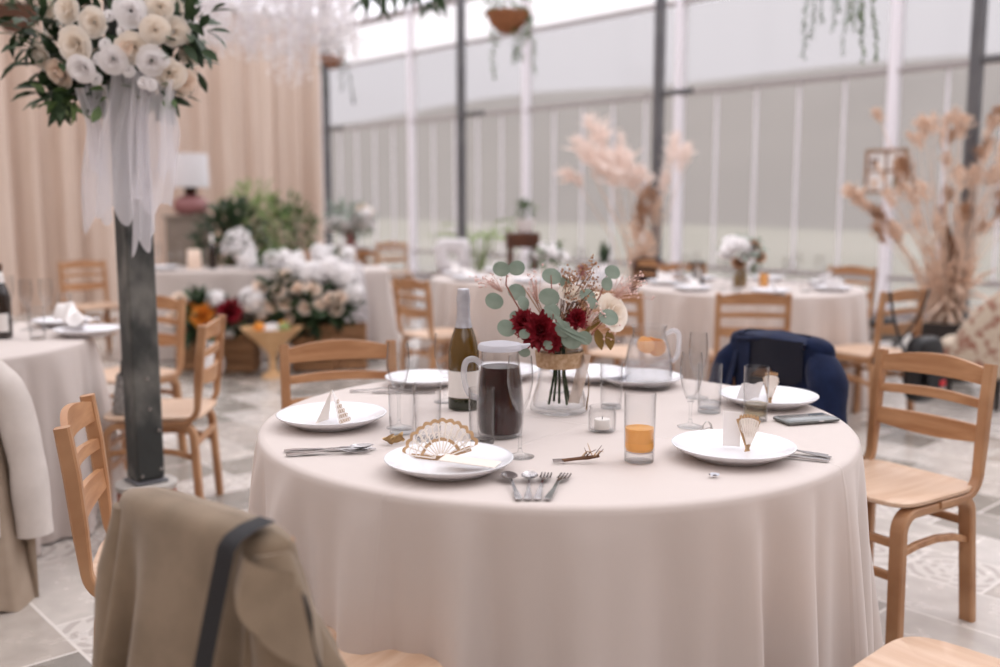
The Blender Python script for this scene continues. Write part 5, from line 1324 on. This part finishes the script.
# photo frame on the window post
fp = D(879, 171, 11.1)
fr = thing('photo_frame', 'wooden frame with four small pictures hung on the window post', 'picture frame', (0, 0, 0), WA)
ss, nn = wf(W(SW0 + 3 * 1, NW - .10)); fr.location = W(SW0 + 3, NW - .10, fp.z)
FWd, FH = .46, .46
for x, z, w, h in ((0, FH / 2, FWd, .035), (0, -FH / 2, FWd, .035), (-FWd / 2, 0, .035, FH), (FWd / 2, 0, .035, FH), (0, 0, .02, FH), (0, 0, FWd, .02)):
    MB().rbox((x, 0, z), (w + (.035 if w > h else 0), .03, h), .004).build('frame_bar', M['crate'], fr, False)
for i, (x, z) in enumerate(((-1, 1), (1, 1), (-1, -1), (1, -1))):
    MB().box((x * .115, .008, z * .115), (.20, .006, .20)).build('mat', M['card'], fr, False)
    MB().rbox((x * .115 + (.01 if i % 2 else -.02), -.002, z * .115 - .02), (.085, .006, .10), .002).build('picture', (M['darkwood'], M['drybrown'], M['drypale'], M['leafdark'])[i], fr, False)
# bench with black case
gb = thing('padded_stool', 'low grey padded stool beside the dried grasses', 'stool', (gx(872, 7.9), 7.9, 0), .3)
MB().rbox((0, 0, .26), (.40, .34, .10), .02).build('pad', M['greypad'], gb)
for sx in (-1, 1):
    for sy in (-1, 1): MB().rbox((sx * .15, sy * .12, .105), (.03, .03, .21), .004).build('leg', M['black'], gb, False)
bc = thing('camera_bag', 'flat black camera bag lying on the grey stool', 'bag', (gx(876, 7.9), 7.9, .3125), .3)
MB().rbox((0, 0, .035), (.30, .2, .07), .025).build('body', M['blackleather'], bc)
MB().tube([(-.14, 0, .05), (-.10, -.02, .10), (.06, -.03, .09), (.14, 0, .05)], .008, 6).build('strap', M['black'], bc)
# floral tub chair
fc = thing('armchair', 'floral upholstered oval-back armchair cut by the right edge', 'armchair', (D(996, 350, 6.35).x, 6.35, 0), .35)
def tub(u, v):
    a = -PI * .02 + u * PI * 1.04; r_ = .31
    hz = .46 + .40 * math.sin(u * PI) ** .8
    t_ = .05
    ang = v * 2 * PI
    cx, cy = r_ * math.cos(a), -r_ * math.sin(a) * .95
    nx, ny = math.cos(a), -math.sin(a)
    o = t_ * math.cos(ang); z = (hz - .2) / 2 * math.copysign(abs(math.sin(ang)) ** .6, math.sin(ang)) + (hz + .2) / 2
    return (cx + nx * o, cy + ny * o, z)
MB().grid(tub, 40, 20).build('back', M['floral'], fc)
MB().rbox((0, .02, .34), (.52, .52, .18), .05).build('seat', M['floral'], fc)
for sx in (-1, 1):
    for sy in (-1, 1): MB().lathe([(.016, 0), (.024, .20)], 10, c=(sx * .2, sy * .2 - .02, 0)).build('leg', M['blackpot'], fc, angle=1)

# ------------------------------------------------------------ hanging things
def vine(mb, p, L_, q, lw=.03, ll=.045, step=.035, sway=.06):
    pts = []; x = y = 0; n = max(3, int(L_ / step))
    for i in range(n + 1):
        x += q.gauss(0, sway * .2); y += q.gauss(0, sway * .2); pts.append(Vector(p) + Vector((x, y, -L_ * i / n)))
    mb.tube(pts, .003, 4)
    for i, c_ in enumerate(pts[1:]):
        for s in (-1, 1):
            a = q.uniform(0, 6.28); mb.leaf(c_, (math.cos(a), math.sin(a), -.6), (0, 0, 1), ll * q.uniform(.7, 1.2), lw * q.uniform(.8, 1.2), .3, 3)
def roofz(p):
    s, n = wf((p[0], p[1])); 
    return EAVE + .05 + (RZ - EAVE - .05) * ((NW + .1 - n) / (NW + .1 - RN) if n > RN else (n - (N0 - .1)) / (RN - N0 + .1)) - .06
def hanging(label, px, py, y, r, vines, m, potm, seed, top=True):
    p = D(px, py, y); t = thing('hanging_basket', label, 'hanging plant', p, 0); q = random.Random(seed)
    MB().lathe([(.0001, -r * .85), (r * .4, -r * .78), (r * .8, -r * .4), (r, 0), (r * 1.04, .02), (r * .96, .02), (.0001, -.02)], 28).build('basket', M[potm], t, angle=1)
    zc = roofz(p) - p.z
    w = MB()
    for k in range(3):
        a = k * 2 * PI / 3 + .4; w.tube([(r * math.cos(a), r * math.sin(a), .01), (0, 0, min(r * 2.4, zc * .5)), (0, 0, zc)], .004, 4)
    w.build('hanger_wire', M['twig'], t)
    mb = MB()
    for dx, L_ in vines: vine(mb, (dx * r, q.uniform(-.6, .4) * r, .02), L_, q)
    mb.build('trailing_vine', M[m], t)
    leafmass(MB(), (0, 0, .10), (r * .9, r * .9, .12), 70, .10, .04, .6, seed).build('foliage', M[m], t)
hanging('brown coir hanging basket with trailing vines, top centre', 508, 15, 9.0, .195, [(-.8, .25), (-.6, .55), (.2, .45), (.5, .38), (1.0, .38), (1.1, .50), (.9, .2)], 'leaf', 'terrapot', 2)
hanging('brown hanging pot with greenery at the top left corner', 15, 12, 5.4, .13, [(-1, .35), (-.9, .25), (.9, .15)], 'leafdark', 'brownpot', 3)
hanging('small hanging pot with vines at the end of the curtain', 332, 58, 12.5, .15, [(-.8, .5), (1.1, .55), (.8, .4)], 'leafdark', 'terrapot', 4)
hv = thing('hanging_vine', 'dark leafy sprays hanging from the roof above the bottle', 'hanging plant', D(402, -8, 6.2), 0); q = random.Random(9); mb = MB()
for k in range(40):
    a = q.uniform(-.26, .28); L_ = q.uniform(.08, .19)
    mb.leaf((a, q.uniform(-.2, .2), q.uniform(-.02, .05)), (q.gauss(0, .5), q.gauss(0, .3), -1), (q.gauss(0, .3), -1, 0), L_, .028, .2, 4)
mb.tube([(-.3, 0, .03), (0, 0, .06), (.3, 0, .03)], .008, 5); mb.build('foliage', M['leafdark'], hv)
MB().tube([(0, 0, .05), (0, 0, roofz(hv.location) - hv.location.z)], .004, 4).build('hanger_wire', M['twig'], hv)
for (px, y, vs_l, m, l, sd) in ((812, 6.6, ((-.05, .44), (.03, .30), (.06, .22), (.13, .26), (.17, .14)), 'euc', 'blue-green vine trailing from the roof, first right of the tall post', 5), (868, 6.0, ((-.02, .42), (.04, .40), (-.06, .25), (-.10, .2)), 'leaf', 'green string-of-leaves vine trailing from the roof by the white post', 6), (852, 7.4, ((-.03, .46), (.03, .3)), 'euc', 'thin grey-green vine hanging between the two stronger vines', 8)):
    hv = thing('hanging_vine', l, 'hanging plant', D(px, -12, y), 0); q = random.Random(sd); mb = MB()
    for dx, L_ in vs_l: vine(mb, (dx, 0, .05), L_ + .05, q, .022, .032, .026, .02)
    mb.build('trailing_vine', M[m], hv)
    w = MB(); w.tube([(0, 0, .04), (0, 0, roofz(hv.location) - hv.location.z)], .003, 4)
    w.tube([(min(d for d, _ in vs_l), 0, .05), (max(d for d, _ in vs_l), 0, .05)], .006, 5); w.build('hanger_wire', M['twig'], hv)
# cloud of white gypsophila strands
gc = thing('hanging_flower_cloud', 'white cloud of hanging tiny flowers and beads above the curtain', 'hanging decoration', D(270, 0, 8.6), 0)
q = random.Random(12); bl = MB(); sd_ = MB()
for k in range(330):
    x = q.uniform(-.75, .72); y = q.uniform(-.45, .45); L_ = (.25 + .25 * q.random() + (.28 if abs(x - .15) < .12 and q.random() < .5 else 0))
    z0 = .35; sd_.tube([(x, y, z0), (x + q.gauss(0, .02), y, -L_)], .0016, 3)
    for j in range(15):
        u = q.random(); bl.blob((x + q.gauss(0, .02), y + q.gauss(0, .02), z0 - (z0 + L_) * u), q.uniform(.006, .017), k, .2, 3)
bl.build('tiny_blossom', M['white'], gc); tag(gc.children[-1], kind='stuff'); sd_.build('strand', M['whitepost'], gc); tag(gc.children[-1], kind='stuff')
hp = MB(); hp.tube([(-.8, 0, .36), (.8, 0, .36)], .015, 6); hp.tube([(-.6, 0, .36), (-.6, 0, roofz(gc.location) - gc.location.z)], .004, 4); hp.tube([(.6, 0, .36), (.6, 0, roofz(gc.location) - gc.location.z)], .004, 4); hp.build('hanger_bar', M['whitepost'], gc)

# ------------------------------------------------------------ light: overcast sky and a soft low sun beyond the glass
wd = bpy.data.worlds.new('overcast'); SC.world = wd; wd.use_nodes = True; nt = wd.node_tree; nt.nodes.clear()
o_ = nt.nodes.new('ShaderNodeOutputWorld'); b_ = nt.nodes.new('ShaderNodeBackground'); nt.links.new(b_.outputs[0], o_.inputs[0])
t_ = nt.nodes.new('ShaderNodeTexCoord'); s_ = nt.nodes.new('ShaderNodeSeparateXYZ'); nt.links.new(t_.outputs['Generated'], s_.inputs[0])
r_ = nt.nodes.new('ShaderNodeValToRGB'); nt.links.new(s_.outputs[2], r_.inputs[0])
e = r_.color_ramp.elements; e[0].position = 0.0; e[0].color = (.70, .675, .74, 1); e[1].position = .42; e[1].color = (1.0, .97, 1.0, 1)
nt.links.new(r_.outputs[0], b_.inputs[0]); b_.inputs['Strength'].default_value = 1.0
sl = bpy.data.lights.new('sun', 'SUN'); sl.energy = .7; sl.angle = math.radians(40); sl.color = (1, .97, .98)
so = bpy.data.objects.new('sun', sl); COL.objects.link(so)
d = -(Vector((.7426, .67, 0)) * 1.0 + Vector((.67, -.7426, 0)) * .25 + Vector((0, 0, 1.1))); so.rotation_euler = d.to_track_quat('-Z', 'Y').to_euler()

vs2 = SC.view_settings; vs2.view_transform = 'Standard'; vs2.look = 'None'; vs2.exposure = 1.1; vs2.gamma = 1; vs2.use_curve_mapping = False
try:
    cy = SC.cycles; cy.max_bounces = 10; cy.diffuse_bounces = 5; cy.glossy_bounces = 4; cy.transmission_bounces = 6; cy.transparent_max_bounces = 40
    cy.use_denoising = True; cy.sample_clamp_indirect = 6; cy.caustics_reflective = False; cy.caustics_refractive = False
except Exception: pass
